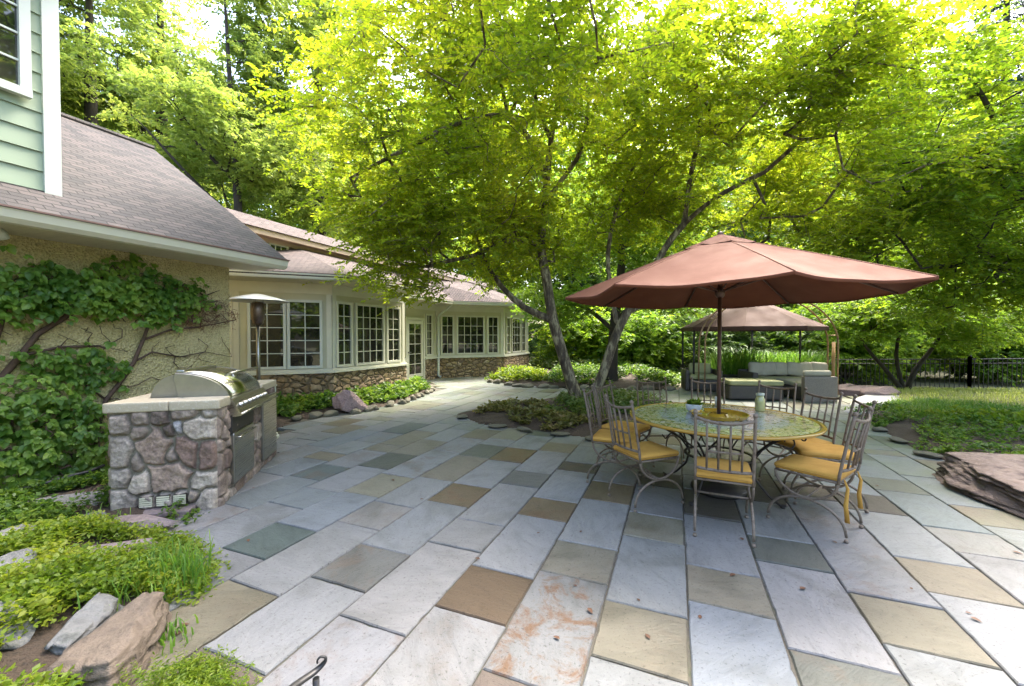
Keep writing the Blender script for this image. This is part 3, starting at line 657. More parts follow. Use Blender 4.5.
window(A0, A1, .26, .97, .86, 2.36, 2, 5, 'white_trim'); window(A0, A1, .99, 1.68, .86, 2.36, 2, 5, 'white_trim')
for v0, v1, nc in ((7.08, 7.57, 2), (7.66, 8.67, 4), (8.76, 9.32, 2)): window(A1, A2, v0 - A1[1], v1 - A1[1], .86, 2.36, nc, 5)
for v0, v1, nc in ((13.15, 13.51, 2), (13.58, 14.37, 4), (14.45, 14.79, 2)): window(R1, B1, (v0 - R1[1]) * 1.414, (v1 - R1[1]) * 1.414, .87, 2.35, nc, 4)
for v0, v1, nc in ((15.17, 15.62, 2), (15.80, 16.85, 3), (16.98, 17.52, 2)): window(B1, B2, v0 - B1[1], v1 - B1[1], .87, 2.35, nc, 4)
window(R0, R1, 12.28 - 9.55, 12.70 - 9.55, .86, 2.36, 2, 5)
d = MB(); d.wbox(R0, R1, door_s0 + .06, door_s1 - .06, .002, .045, .03, .28); d.wbox(R0, R1, door_s0 + .06, door_s1 - .06, .002, .045, 1.98, 2.1)
d.wbox(R0, R1, door_s0 + .06, door_s0 + .17, .002, .045, .28, 1.98); d.wbox(R0, R1, door_s1 - .17, door_s1 - .06, .002, .045, .28, 1.98)
for z in (.62, .96, 1.3, 1.64): d.wbox(R0, R1, door_s0 + .17, door_s1 - .17, .01, .03, z - .01, z + .01)
c = (door_s0 + door_s1) / 2; d.wbox(R0, R1, c - .01, c + .01, .01, .028, .28, 1.98)
dr = hb(d, 'door', 'trim')
p = MB(); p.wbox(R0, R1, door_s0 + .165, door_s1 - .165, .004, .013, .275, 1.985); hb(p, 'pane', 'glass', dr)
p = MB(); p.wbox(R0, R1, door_s0 + .09, door_s0 + .13, .046, .10, 1.0, 1.05); p.wbox(R0, R1, door_s0 + .085, door_s0 + .2, .085, .105, 1.015, 1.035); hb(p, 'handle', 'steel_dull', dr)
d = MB()
for p, q, z0, z1 in ((door_s0 - .03, door_s0 + .05, 0, 2.2), (door_s1 - .05, door_s1 + .03, 0, 2.2), (door_s0 + .05, door_s1 - .05, 2.11, 2.2)): d.wbox(R0, R1, p, q, .003, .065, z0, z1)
hb(d, 'door_frame', 'trim')

# sunroom roofs: eave lines pushed out, hips up to the rear wall
def offs(a, b, e):
    a, b = Vector(a), Vector(b); t = (b - a).normalized(); n = Vector((t.y, -t.x)); return a + n * e, b + n * e
def isect(p, q, r_, s_):
    d1, d2 = q - p, s_ - r_; k = ((r_.x - p.x) * d2.y - (r_.y - p.y) * d2.x) / (d1.x * d2.y - d1.y * d2.x); return p + d1 * k
EV = .78; ez = 2.84; tz = .40; wall_u = -8.87
l0, l1, l2 = offs(A_, A0, EV), offs(A0, A1, EV), offs(A1, A2, EV)
E0 = l1[0] + (l1[0] - l1[1]).normalized() * 1.2; E1 = isect(*l1, *l2); E2 = Vector((E1.x, 9.42))
apx = Vector((wall_u, 7.58))
def rz(p, e): return ez + .03 + tz * e
def slab_roof(mb, pts, t=.06):
    mb.loft([[(p[0], p[1], p[2] - t) for p in pts], pts])
r2 = MB(); top = ez + .95
slab_roof(r2, [(E1.x, E1.y, ez), (E2.x, E2.y, ez), (wall_u, E2.y, top), (apx.x, apx.y, top)])
slab_roof(r2, [(E0.x, E0.y, ez), (E1.x - .002, E1.y - .002, ez), (apx.x, apx.y - .003, top), (wall_u - 1.2, apx.y - 1.2, top), (wall_u - 1.2, E0.y - .4, ez + .3)])
# recessed door wall and bay roofs
m1, m2, m3 = offs(R0, R1, EV), offs(R1, B1, .65), offs(B1, B2, .65)
K0 = Vector((m1[0].x, 9.44)); K1 = isect(*m1, *m2); K2 = isect(*m2, *m3); K3 = Vector((K2.x, 18.6))
slab_roof(r2, [(K0.x, K0.y, ez - .01), (K1.x, K1.y, ez - .01), (wall_u, K1.y, top), (wall_u, K0.y, top)])
slab_roof(r2, [(K1.x, K1.y + .002, ez - .01), (K2.x, K2.y, ez - .01), (wall_u + .3, K2.y + 1.2, top + .15), (wall_u, K1.y + .002, top)])
slab_roof(r2, [(K2.x, K2.y + .003, ez - .01), (K3.x, K3.y, ez - .01), (wall_u, K3.y, top + .2), (wall_u + .3, K2.y + 1.203, top + .15)])
hb(r2, 'sunroom_roof', 'shingle_pink')
g = MB(); so = MB(); de = MB()
def eave(P, Q, a, b):
    P, Q = Vector(P), Vector(Q); l = (Q - P).length
    g.wbox(P, Q, 0, l, -.11, .0, ez - .115, ez - .005); g.wbox(P, Q, 0, l, .002, .02, ez - .035, ez - .003)
    de.wbox(P, Q, 0, l, -.1, .012, ez + .001, ez + .016)
    so.loft([[(P.x, P.y, ez - .12), (Q.x, Q.y, ez - .12), (b[0], b[1], ez - .12), (a[0], a[1], ez - .12)], [(P.x, P.y, ez - .10), (Q.x, Q.y, ez - .10), (b[0], b[1], ez - .10), (a[0], a[1], ez - .10)]])
eave(E0, E1, (A0[0] - .85, A0[1] - .85), A1); eave(E1, E2, A1, (A2[0], 9.42)); eave(K0, K1, (R0[0], 9.44), R1); eave(K1, K2, R1, B1); eave(K2, K3, B1, (B2[0], 18.6))
hb(g, 'gutter', 'gutter'); hb(so, 'soffit', 'soffit'); hb(de, 'drip_edge', 'rust_edge')
mb = MB(); q = offs(R0, R1, .09)[1]; q = Vector((q.x, 13.0)); mb.tube([(q.x + .1, q.y, .05), (q.x, q.y, .12), (q.x, q.y, 2.25), (q.x + .05, q.y, 2.36), (q.x + .45, q.y + .1, 2.66), (q.x + .5, q.y + .12, 2.74)], .045, 8); hb(mb, 'downspout', 'white_trim')
# low second storey behind with its small window
mb = MB(); mb.box(-12, wall_u, 4.5, 19, 2.8, 3.78); mb.box(-12, wall_u + .02, 4.4, 19.1, 3.781, 3.80); hb(mb, 'upper_wall', 'peach')
mb = MB(); mb.box(wall_u + .003, -8.60, 4.4, 19.2, 3.84, 3.97); mb.box(wall_u + .003, wall_u + .05, 4.5, 19, 3.75, 3.838)
for v0 in (6.45, 7.42, 9.0, 10.2): mb.box(wall_u + .003, wall_u + .04, v0, v0 + .1, 3.45, 3.748)
hb(mb, 'fascia', 'peach')
window((wall_u, 6.72), (wall_u, 7.3), .02, .53, 3.40, 3.748, 3, 2, 'trim', fw=.03)
mb = MB(); mb.loft([[(-8.56, v, 3.975), (-9.15, v, 4.37), (-13, v, 3.98)] for v in (4.35, 19.3)]); hb(mb, 'upper_roof', 'shingle_pink')
# upper window in the clapboards
a, b = (UW, .80), (UW, 1.94)
window(a, b, 0, 1.14, 3.84, 5.25, 4, 5, 'white_trim', fw=.075, name='window', d=.012)

# security lamp under the soffit
p = D(6, 243, 3.55); u, v = to_uv(p)
fl = thing('security_light', 'small white security light under the soffit at the near end of the stucco wall', 'light', (*to_xy(-5.9, v), WZ), -TH)
mb = MB(); mb.lathe([(.05, -.03), (.055, -.02), (.055, 0)], n=16); mb.tube([(0, 0, -.02), (.02, 0, -.06), (.05, .0, -.09)], .014, 8); mb.build('mount', M['dark'], fl)
mb = MB(); mb.lathe([(.028, -.0), (.04, .03), (.055, .11), (.05, .13), (.02, .14)], n=18); o = mb.build('lamp_head', M['white_trim'], fl); o.location = (.03, .03, -.10); o.rotation_euler = (R(-65), 0, R(-40))

# ------------------------------------------------------------------ stone grill island
isl_xy = (-2.70, 3.72); isl_rz = R(15.4)
isl = thing('grill_island', 'fieldstone outdoor kitchen island with pale stone counter beside the vine-covered wall', 'grill island', (*isl_xy, 0), isl_rz)
IW, IL, IH = .80, 1.74, .905
STC = [(.27, .22, .175), (.19, .145, .115), (.24, .19, .15), (.34, .29, .235), (.16, .115, .09), (.30, .25, .20)]
def stone_field(w, h, seeds, nx, nz, amp=.04, sd=0):
    gx, gz_ = np.meshgrid(np.linspace(0, w, nx), np.linspace(0, h, nz)); P = np.stack([gx.ravel(), gz_.ravel()], 1)
    wx = np.array([mnoise.noise(Vector((p[0] * 9, p[1] * 9, sd))) for p in P]) * .022; wz = np.array([mnoise.noise(Vector((p[0] * 9, p[1] * 9, sd + 7))) for p in P]) * .022
    Q = P + np.stack([wx, wz], 1)
    dd = []
    for s in seeds:
        x, z, rx, rz_, an = s[:5]; dx, dz = Q[:, 0] - x, Q[:, 1] - z; ca, sa = math.cos(an), math.sin(an)
        a = (dx * ca + dz * sa) / rx; b = (-dx * sa + dz * ca) / rz_
        dd.append((np.abs(a) ** 2.6 + np.abs(b) ** 2.6) ** (1 / 2.6) * 1.0)
    dd = np.array(dd); o = np.argsort(dd, 0); i1 = o[0]; f1 = np.take_along_axis(dd, o[:1], 0)[0]; f2 = np.take_along_axis(dd, o[1:2], 0)[0]
    rs = np.array([min(s[2], s[3]) for s in seeds])[i1]
    gap = (f2 - f1) * rs * .5
    over = np.clip(1.55 - f1, -1, 1) * rs * .7
    e = np.minimum(gap, over) - .0055
    t = np.clip(e / .022, 0, 1); hgt = (1 - (1 - t) ** 2.4)
    bump = np.array([mnoise.fractal(Vector((p[0] * 14, p[1] * 14, i * 3.1 + sd)), 1, 2, 4) for p, i in zip(P, i1)])
    lift = np.array([.75 + .5 * random.Random(int(i) + sd).random() for i in range(len(seeds))])[i1]
    hh = amp * hgt * lift + np.where(t > 0, bump * .012, 0) + .002 * np.array([mnoise.noise(Vector((p[0] * 60, p[1] * 60, 3))) for p in P])
    ed = np.minimum(np.minimum(P[:, 0], w - P[:, 0]), np.minimum(P[:, 1] + .05, h - P[:, 1] + .05)); hh *= np.clip(ed / .03, 0, 1) ** .5
    cl = np.array([s[5] if len(s) > 5 else STC[random.Random(k * 7 + sd).randrange(len(STC))] for k, s in enumerate(seeds)])[i1]
    mort = np.array((.17, .155, .115)); cc = np.where((t > .05)[:, None], cl, mort)
    i = (np.arange(nz - 1)[:, None] * nx + np.arange(nx - 1)[None]).ravel()
    return P, hh, np.c_[cc, np.ones(len(cc))], np.stack([i, i + 1, i + nx + 1, i + nx], 1)
def zpx(x0, y0, rx, ry, an, c):    # stone measured on the photo's front face
    return ((x0 - 20) / 445 * IW, (645 - y0) / 398 * IH, rx / 445 * IW * 1.05, ry / 398 * IH * 1.05, an, c)
LT, MD, RD, DK, GR, PK = (.38, .33, .265), (.23, .19, .15), (.175, .118, .09), (.10, .078, .062), (.29, .255, .21), (.28, .21, .16)
front = [zpx(*a) for a in [(65, 300, 40, 32, 0, GR), (148, 276, 36, 24, 0, MD), (228, 274, 40, 24, .1, DK), (325, 264, 58, 20, 0, MD), (430, 262, 32, 18, 0, GR), (396, 318, 60, 44, .2, LT),
    (140, 330, 45, 26, -.4, MD), (66, 396, 45, 56, 0, GR), (203, 386, 58, 62, .5, PK), (258, 325, 26, 24, .5, DK), (302, 318, 20, 28, 0, (.30, .30, .295)), (343, 415, 46, 60, .3, RD), (268, 420, 30, 34, .4, MD),
    (122, 448, 28, 44, .2, MD), (58, 500, 42, 35, 0, GR), (145, 522, 46, 40, 0, LT), (262, 512, 86, 52, .15, PK), (416, 440, 36, 64, 0, RD), (400, 532, 58, 38, 0, LT), (65, 585, 48, 42, 0, GR),
    (352, 582, 30, 26, 0, MD), (432, 606, 44, 42, 0, LT), (175, 595, 34, 30, 0, GR), (243, 590, 34, 28, 0, GR), (312, 585, 30, 28, 0, GR), (130, 640, 60, 20, 0, GR), (280, 640, 70, 18, 0, DK)]]
P, hh, cc, Fc = stone_field(IW, IH, front, 150, 170)
V = np.c_[P[:, 0] - IW, -hh, P[:, 1]]
np_mesh('stone_front', V, Fc, M['island_stone'], isl, True, dict(tint=('FLOAT_COLOR', cc)))
rs = random.Random(5)
def rseeds(w, h, n, r):
    out = []
    for _ in range(4000):
        x, z = rs.uniform(0, w), rs.uniform(0, h); q = r * rs.uniform(.75, 1.3)
        if all(math.hypot(x - s[0], z - s[1]) > (q + s[2]) * .82 for s in out): out.append((x, z, q, q * rs.uniform(.75, 1.05), rs.uniform(-.5, .5)))
        if len(out) >= n: break
    return out
P, hh, cc, Fc = stone_field(IL, IH, rseeds(IL, IH, 90, .085), 190, 110, sd=3)
np_mesh('stone_side', np.c_[hh * .8, P[:, 0], P[:, 1]], Fc, M['island_stone'], isl, True, dict(tint=('FLOAT_COLOR', cc)))
P, hh, cc, Fc = stone_field(IL, IH, rseeds(IL, IH, 70, .1), 90, 60, sd=5)
np_mesh('stone_side', np.c_[-IW - hh * .8, P[:, 0], P[:, 1]], Fc[:, ::-1], M['island_stone'], isl, True, dict(tint=('FLOAT_COLOR', cc)))
P, hh, cc, Fc = stone_field(IW, IH, rseeds(IW, IH, 40, .1), 60, 60, sd=6)
np_mesh('stone_back', np.c_[P[:, 0] - IW, IL + hh * .8, P[:, 1]], Fc[:, ::-1], M['island_stone'], isl, True, dict(tint=('FLOAT_COLOR', cc)))
mb = MB()
mb.rbox(-IW - .035, -.36, -.035, .23, IH, IH + .088, .012); mb.rbox(-.357, .035, -.036, .23, IH, IH + .088, .012)
mb.rbox(-IW - .03, .032, 1.16, IL + .03, IH, IH + .088, .012); mb.rbox(-IW - .03, -.66, .232, 1.158, IH, IH + .086, .012)
mb.build('countertop', M['granite'], isl)
for x in (.275, .40, .525):
    mb = MB(); a = -IW + x; mb.box(a - .047, a + .047, -.046, -.02, .075, .165)
    vo = mb.build('vent', M['dark'], isl)
    mb = MB()
    for k in range(5): mb.box(a - .047, a + .047, -.052, -.0465, .077 + k * .0175, .0885 + k * .0175)
    mb.build('slats', M['vent'], vo)
mb = MB(); mb.rbox(-.66, -.16, -.16, .02, -.03, .055, .012); mb.build('ledge_stone', M['rock_mauve'], isl)
def panel(y0, y1, z0, z1):
    mb = MB(); mb.rbox(.015, .055, y0, y1, z0, z1, .006); p = mb.build('access_door', M['steel_dull'], isl)
    mb = MB(); mb.box(.0555, .0565, y0 + .02, y1 - .02, z0 + .02, z1 - .02); mb.build('door_face', M['steel'], p)
    mb = MB(); mb.tube([(.056, y0 + .06, z1 - .05), (.085, y0 + .06, z1 - .05), (.085, y1 - .06, z1 - .05), (.056, y1 - .06, z1 - .05)], .008, 8); mb.build('handle', M['steel'], p)
panel(.24, .80, .12, .62); panel(1.12, 1.66, .08, .84)
mb = MB(); mb.box(.012, .045, .22, .82, .63, .80); mb.build('recess_shade', M['dark'], isl)  # raised dark block colours in the shaded recess below the control panel

grill = thing('barbecue_grill', 'stainless steel barbecue with domed hood set into the stone island', 'grill', tuple((Matrix.Translation((*isl_xy, 0)) @ Matrix.Rotation(isl_rz, 4, 'Z') @ Vector((0, .25, IH)))), isl_rz)
GL = .90; z0 = .02
mb = MB(); mb.box(-.655, -.01, .0, GL, -.10, z0 + .015); mb.build('firebox', M['steel_dull'], grill)
def arc(cx, cz, rx, rz_, a0, a1, n): return [(cx + rx * math.cos(R(a0 + (a1 - a0) * i / n)), cz + rz_ * math.sin(R(a0 + (a1 - a0) * i / n))) for i in range(n + 1)]
back = [(-.64, z0 + .02)] + arc(-.42, z0 + .03, .22, .25, 178, 80, 10) + [(-.36, z0 + .02)]
mb = MB(); mb.loft([[(x, y, z) for x, z in back] for y in (.02, GL - .02)], smooth=False); mb.build('hood_back', M['steel_dull'], grill)
lid = [(-.45, z0 + .255)] + arc(-.45, z0 + .03, .47, .265, 88, 6, 16) + [(.02, z0 + .02), (-.40, z0 + .02)]
def lidring(y, k): 
    cx, cz = -.2, z0 + .12
    return [(cx + (x - cx) * k, y, cz + (z - cz) * k) for x, z in lid]
mb = MB(); mb.loft([lidring(-.012, .965), lidring(-.004, .99), lidring(.012, 1), lidring(.05, 1.0)], smooth=False); mb.build('hood_end', M['steel_dull'], grill); mb = MB(); mb.loft([lidring(GL - .05, 1.), lidring(GL - .01, 1), lidring(GL + .008, .97)]); mb.build('hood_end', M['steel_dull'], grill)
mb = MB(); mb.loft([lidring(.051, .992), lidring(GL - .051, .992)], smooth=True); mb.build('hood', M['steel_yellow_reflect'], grill)
mb = MB(); mb.tube([(-.06, .1, z0 + .25), (.0, .1, z0 + .275)], .01, 8); mb.tube([(-.06, GL - .1, z0 + .25), (.0, GL - .1, z0 + .275)], .01, 8); mb.tube([(.0, .06, z0 + .275), (.0, GL - .06, z0 + .275)], .014, 10); mb.build('handle', M['steel'], grill)
mb = MB(); mb.rbox(-.47, -.40, .1, GL - .06, z0 + .285, z0 + .315, .01); mb.build('top_vent', M['steel'], grill)
mb = MB(); mb.lathe([(.0, 0), (.035, 0), (.035, .012), (.03, .016), (0, .016)], n=20); o = mb.build('thermometer', M['steel'], grill); o.location = (-.115, GL * .55, z0 + .215); o.rotation_euler = (0, R(52), 0)
cp = [(.0, .06), (.045, .055), (.115, -.09), (.112, -.115), (.0, -.13)]
mb = MB(); mb.loft([[(x, y, z) for x, z in cp] for y in (-.02, GL + .03)]); pan = mb.build('control_panel', M['steel'], grill)
for k in range(7):
    mb = MB(); mb.lathe([(.026, 0), (.026, .008), (.019, .012), (.017, .035), (.0, .037)], n=16)
    o = mb.build('knob', M['steel'], pan); o.location = (.082, .07 + k * .125, -.018); o.rotation_euler = (0, R(64), 0)
mb = MB(); mb.tube([(.118, -.02, -.10), (.118, GL + .03, -.10)], .012, 8); mb.build('rail', M['steel'], pan)
bp_ = MB(); bp_.box(.0585, .0595, 1.2, 1.6, .1, .1)

# white post next to the island
p = G(271.5, 439)
post = thing('garden_post', 'short white square post with a moulded foot beside the far end of the grill island', 'post', (p.x, p.y, 0), R(10))
mb = MB(); mb.rbox(-.055, .055, -.055, .055, .07, .80, .008); mb.build('shaft', M['white_trim'], post)
mb = MB(); mb.rbox(-.085, .085, -.085, .085, 0, .05, .01); mb.rbox(-.07, .07, -.07, .07, .05, .085, .01); mb.build('foot', M['trim'], post)
mb = MB(); mb.rbox(-.065, .065, -.065, .065, .80, .83, .008); mb.build('cap', M['white_trim'], post)

# patio heater
Yh = 6.8; p = D(258, 336, Yh)
ht = thing('patio_heater', 'tall steel patio heater with mushroom reflector behind the grill island', 'patio heater', (p.x, Yh, 0))
mb = MB(); mb.lathe([(.23, 0), (.23, .03), (.21, .05), (.21, .40), (.19, .43), (.05, .47), (.03, .5)], n=24); mb.build('base', M['steel_dull'], ht)
mb = MB(); mb.lathe([(.03, .5), (.03, 1.82)], n=14); mb.build('pole', M['steel_dull'], ht)
mb = MB(); mb.lathe([(.06, 1.76), (.085, 1.80), (.085, 1.83), (.10, 1.84), (.10, 2.1), (.075, 2.13), (.02, 2.14)], n=24); mb.build('burner', M['burner'], ht)
mb = MB(); mb.lathe([(.03, 2.27), (.08, 2.262), (.28, 2.215), (.46, 2.155), (.465, 2.148), (.455, 2.146), (.28, 2.195), (.08, 2.24), (.02, 2.245)], n=36); mb.build('reflector', M['heater_hat'], ht)
for k in range(3):
    mb = MB(); a = k * 2.094 + .4; mb.tube([(.08 * math.cos(a), .08 * math.sin(a), 2.1), (.08 * math.cos(a), .08 * math.sin(a), 2.25)], .006, 6); mb.build('bracket', M['steel_dull'], ht)

# ------------------------------------------------------------------ table, umbrella, chairs
TX, TY, TR = 2.10, 4.13, .87
tb = thing('round_table', 'round mosaic-topped patio table with yellow rim and scrolled iron base', 'table', (TX, TY, 0), R(12))
mb = MB(); mb.lathe([(0, .742), (TR - .045, .742), (TR - .045, .752), (0, .7521)], n=72, cap=False, smooth=False); mb.build('tabletop', M['mosaic'], tb)
mb = MB(); mb.lathe([(TR - .044, .735), (TR - .01, .728), (TR, .735), (TR + .004, .745), (TR, .755), (TR - .02, .758), (TR - .044, .7535), (TR - .044, .735)], n=80, cap=False); mb.build('rim', M['glaze_yellow'], tb)
mb = MB(); mb.lathe([(TR - .09, .715), (TR - .05, .715), (TR - .05, .733), (TR - .09, .733), (TR - .09, .715)], n=64, smooth=False, cap=False); mb.lathe([(.30, .36), (.325, .36), (.325, .375), (.30, .375), (.30, .36)], n=40, smooth=False, cap=False); mb.build('under_ring', M['dark_iron'], tb)
for k in range(4):
    a = k * math.pi / 2 + .5; ca, sa = math.cos(a), math.sin(a)
    def q(r_, z, w=0): return (r_ * ca - w * sa, r_ * sa + w * ca, z)
    mb = MB()
    pts = [q(.06 + .62 * (1 - math.sin(R(t))) if 0 else r_, z) for r_, z in [(.72, .715), (.60, .66), (.44, .55), (.33, .43), (.30, .33), (.34, .20), (.45, .08), (.55, .015), (.60, .03)]]
    mb.tube(pts, .011, 8)
    for sgn in (-1, 1):
        mb.tube([q(.64, .71, sgn * .30), q(.50, .60, sgn * .17), q(.38, .48, sgn * .05), q(.31, .36, 0)], .009, 6)
        sc = [q(.66 - .06 * math.cos(t) * (1 - t / 9), .63 + .06 * math.sin(t) * (1 - t / 9), sgn * (.08 + .03 * t)) for t in np.linspace(0, 6, 14)]
        mb.tube(sc, .007, 6)
    mb.lathe([(.022, 0), (.022, .012), (.012, .02)], c=q(.57, 0), n=10)
    mb.build('leg', M['dark_iron'], tb)

um = thing('patio_umbrella', 'large terracotta octagonal umbrella standing through the mosaic table', 'umbrella', (TX, TY, 0))
mb = MB(); mb.lathe([(.0, 0), (.25, 0), (.26, .02), (.25, .05), (.10, .085), (.04, .11), (.035, .30), (.028, .30)], n=28); mb.build('base', M['dark_iron'], um)
mb = MB(); mb.lathe([(.019, .1), (.019, 2.53)], n=14); mb.build('pole', M['bronze'], um)
URAD, UAP, UED = 1.55, 2.565, 1.985; A8 = R(34)
def canopy(rad, zap, zed, a0, n=8, sag=.035, rin=0., nr=10, na=9, drop=.0):
    V = []; Fc = []
    for k in range(n):
        b = len(V)
        for i in range(nr + 1):
            t = rin + (1 - rin) * i / nr
            for j in range(na):
                s = j / (na - 1); a1, a2 = a0 + 2 * math.pi * k / n, a0 + 2 * math.pi * (k + 1) / n
                p1 = Vector((math.cos(a1), math.sin(a1))); p2 = Vector((math.cos(a2), math.sin(a2))); p = p1.lerp(p2, s) * rad * t
                c = 4 * s * (1 - s); p *= 1 - .045 * c * t
                z = zap + (zed - zap) * (.94 * t + .06 * t * t) - sag * c * t ** 1.5 + .006 * math.sin(9 * s + k * 2) * t * c
                if i == nr: z -= drop
                V.append((p.x, p.y, z))
        for i in range(nr):
            for j in range(na - 1): q_ = b + i * na + j; Fc.append((q_, q_ + 1, q_ + na + 1, q_ + na))
    return V, Fc
def thick(V, Fc, t=.004):
    V = np.array(V); Fc = np.array(Fc); n = len(V); V2 = V.copy(); V2[:, 2] -= t
    return np.r_[V, V2], np.r_[Fc, Fc[:, ::-1] + n]
V, Fc = thick(*canopy(URAD, UAP, UED, A8, drop=.0))
cn = np_mesh('canopy', V, Fc, M['canopy'], um, True)
V, Fc = thick(*canopy(.34, UAP + .035, UAP - .105, A8, sag=.012, nr=4))
np_mesh('vent_flap', V, Fc, M['canopy'], cn, True)
va = MB()     # hem band
for k in range(8):
    a1, a2 = A8 + k * math.pi / 4, A8 + (k + 1) * math.pi / 4
    top = []
    for j in range(13):
        s = j / 12; p1 = Vector((math.cos(a1), math.sin(a1))); p2 = Vector((math.cos(a2), math.sin(a2))); c = 4 * s * (1 - s); p = p1.lerp(p2, s) * URAD * (1 - .045 * c)
        top.append((p.x, p.y, UED - .035 * c + .006 * math.sin(9 * s + k * 2) * c + .001))
    va.loft([[(x * 1.001, y * 1.001, z) for x, y, z in top], [(x * 1.003, y * 1.003, z - .022) for x, y, z in top], [(x * .998, y * .998, z - .022) for x, y, z in top]], cap=False, closed=False, smooth=True)
va.build('hem', M['canopy'], cn)
sm_ = MB()
for k in range(8):
    a = A8 + k * math.pi / 4; sm_.tube([(URAD * t * math.cos(a), URAD * t * math.sin(a), UAP + (UED - UAP) * (.94 * t + .06 * t * t) + .001) for t in np.linspace(.2, 1, 8)], .005, 5)
sm_.build('seams', M['seam'], cn)
for k in range(8):
    a = A8 + k * math.pi / 4; ca, sa = math.cos(a), math.sin(a)
    mb = MB(); mb.tube([(.03 * ca, .03 * sa, UAP - .03), (URAD * .99 * ca, URAD * .99 * sa, UED - .012)], .009, 6); rb = mb.build('rib', M['bronze'], um)
    mb = MB(); mb.tube([(.03 * ca, .03 * sa, 2.02), (URAD * .5 * ca, URAD * .5 * sa, UAP + (UED - UAP) * .47 - .03)], .007, 6); mb.build('strut', M['bronze'], rb)
mb = MB(); mb.lathe([(.03, 1.96), (.045, 1.98), (.045, 2.03), (.03, 2.06)], n=16); mb.build('hub', M['bronze'], um)
mb = MB(); mb.lathe([(.018, UAP - .02), (.03, UAP + .03), (.022, UAP + .05), (.0, UAP + .062)], n=14); mb.build('finial', M['bronze'], um)

def make_chair(label):
    c = thing('patio_chair', label, 'chair', (0, 0, 0), 0, 'iron chairs around the mosaic table')
    HW = .20; SH = .44
    for sx in (-1, 1):
        x = sx * HW; mb = MB()
        u = [(x, .0, SH)] + [(x, .215 - .215 * math.cos(R(t)), SH - .175 * math.sin(R(t))) for t in range(10, 171, 10)] + [(x, .43, SH)]
        mb.tube(u, .0105, 8)
        f_ = [(x, .215 - .27 * math.cos(R(t)), .012 + .245 * math.sin(R(t)) ** .8) for t in range(4, 177, 9)]
        mb.tube(f_, .0105, 8)
        for yy in (f_[0][1], f_[-1][1]): mb.lathe([(.013, 0), (.016, .006), (.012, .022)], c=(x, yy, 0), n=10)
        mb.build('leg', M['iron'], c)
    bk = MB()
    def by(z): return -.10 * max(0, (z - SH) / .56) ** 1.15
    for sx in (-1, 1):
        bk.tube([(sx * HW, by(z), z) for z in np.linspace(SH - .01, .985, 9)], .0115, 8)
        bk.lathe([(.012, -.012), (.017, -.006), (.017, .006), (.010, .018), (0, .02)], c=(sx * HW, by(.99), .985), n=10)
    def rail(zc, dip, r_): bk.tube([(x, by(zc) - .035 * (1 - (x / HW) ** 2), zc - dip * (1 - (x / HW) ** 2)) for x in np.linspace(-HW, HW, 11)], r_, 8, flat=1.3)
    rail(.945, .03, .0095); rail(.535, .0, .0095)
    for x in (-.12, -.04, .04, .12):
        e = .03 * (1 - (x / HW) ** 2); dy = -.035 * (1 - (x / HW) ** 2)
        bk.tube([(x, by(.535) + dy, .535), (x, by(.74) + dy, .74), (x, by(.945) + dy, .945 - e)], .0085, 6)
    bk.tube([(x, by(.685) - .035 * (1 - (x / HW) ** 2), .685) for x in np.linspace(-.12, .12, 7)], .0085, 6)
    bk.build('backrest', M['iron'], c)
    sf = MB(); sf.tube([(-HW, .0, SH), (HW, 0, SH), (HW, .43, SH), (-HW, .43, SH), (-HW, .0, SH)], .0095, 8); sf.build('seat_frame', M['iron'], c)
    cu = MB(); cu.rbox(-.205, .205, -.015, .445, SH + .010, SH + .062, .022, puff=.25); cq = cu.build('cushion', M['yellow'], c)
    pi = MB(); rr_ = .03; ring = []
    for cx_, cy_, a0_ in ((.205 - rr_, .445 - rr_, 0), (-.205 + rr_, .445 - rr_, 90), (-.205 + rr_, -.015 + rr_, 180), (.205 - rr_, -.015 + rr_, 270)):
        for t in range(0, 91, 30): ring.append((cx_ + rr_ * 1.06 * math.cos(R(a0_ + t)), cy_ + rr_ * 1.06 * math.sin(R(a0_ + t)), SH + .034))
    pi.tube(ring + ring[:1], .0042, 6); pi.build('piping', M['piping'], cq)
    s = MB(); s.tube([(-HW, .215, .262), (HW, .215, .262)], .009, 8); s.tube([(-HW, -.02, .30), (HW, -.02, .30)], .006, 6) if 0 else None
    s.build('stretcher', M['iron'], c)
    return c
CH = [(245, 1.09, 0, 'iron chair with yellow cushion nearest the camera, back turned squarely to the patio'),
      (197, 1.07, 4, 'iron chair with yellow cushion left of the table, the nearer there, seen side-on'),
      (162, 1.22, -6, 'iron chair between the side-on left chair and the tree bed, yellow seat half hidden'),
      (135, 1.27, 4, 'dark iron chair at the back left of the table nearest the tree trunk'),
      (97, 1.42, -5, 'dark iron chair behind the table between the tree trunk and the umbrella pole'),
      (68, 1.50, 3, 'dark iron chair beyond the umbrella pole, in front of the black wicker armchair'),
      (38, 1.42, 0, 'iron chair behind the table in front of the wicker ottoman, white tumbler next to it'),
      (8, 1.10, 3, 'dark iron chair at the right table end below the grey wicker sofa arm'),
      (343, 1.12, -4, 'iron chair tucked to the table, mostly hidden by the near right chair'),
      (302, 1.06, 5, 'near right iron chair with yellow cushion and cloth ties hanging at its back')]
proto = None
for i, (ang, rad, tw, lab) in enumerate(CH):
    if proto is None: proto = c = make_chair(lab)
    else: c = copy_tree(proto); c['label'] = lab
    a = R(ang); c.location = (TX + rad * math.cos(a), TY + rad * math.sin(a), 0); c.rotation_euler = (0, 0, a + R(90 + tw))
mb = MB()
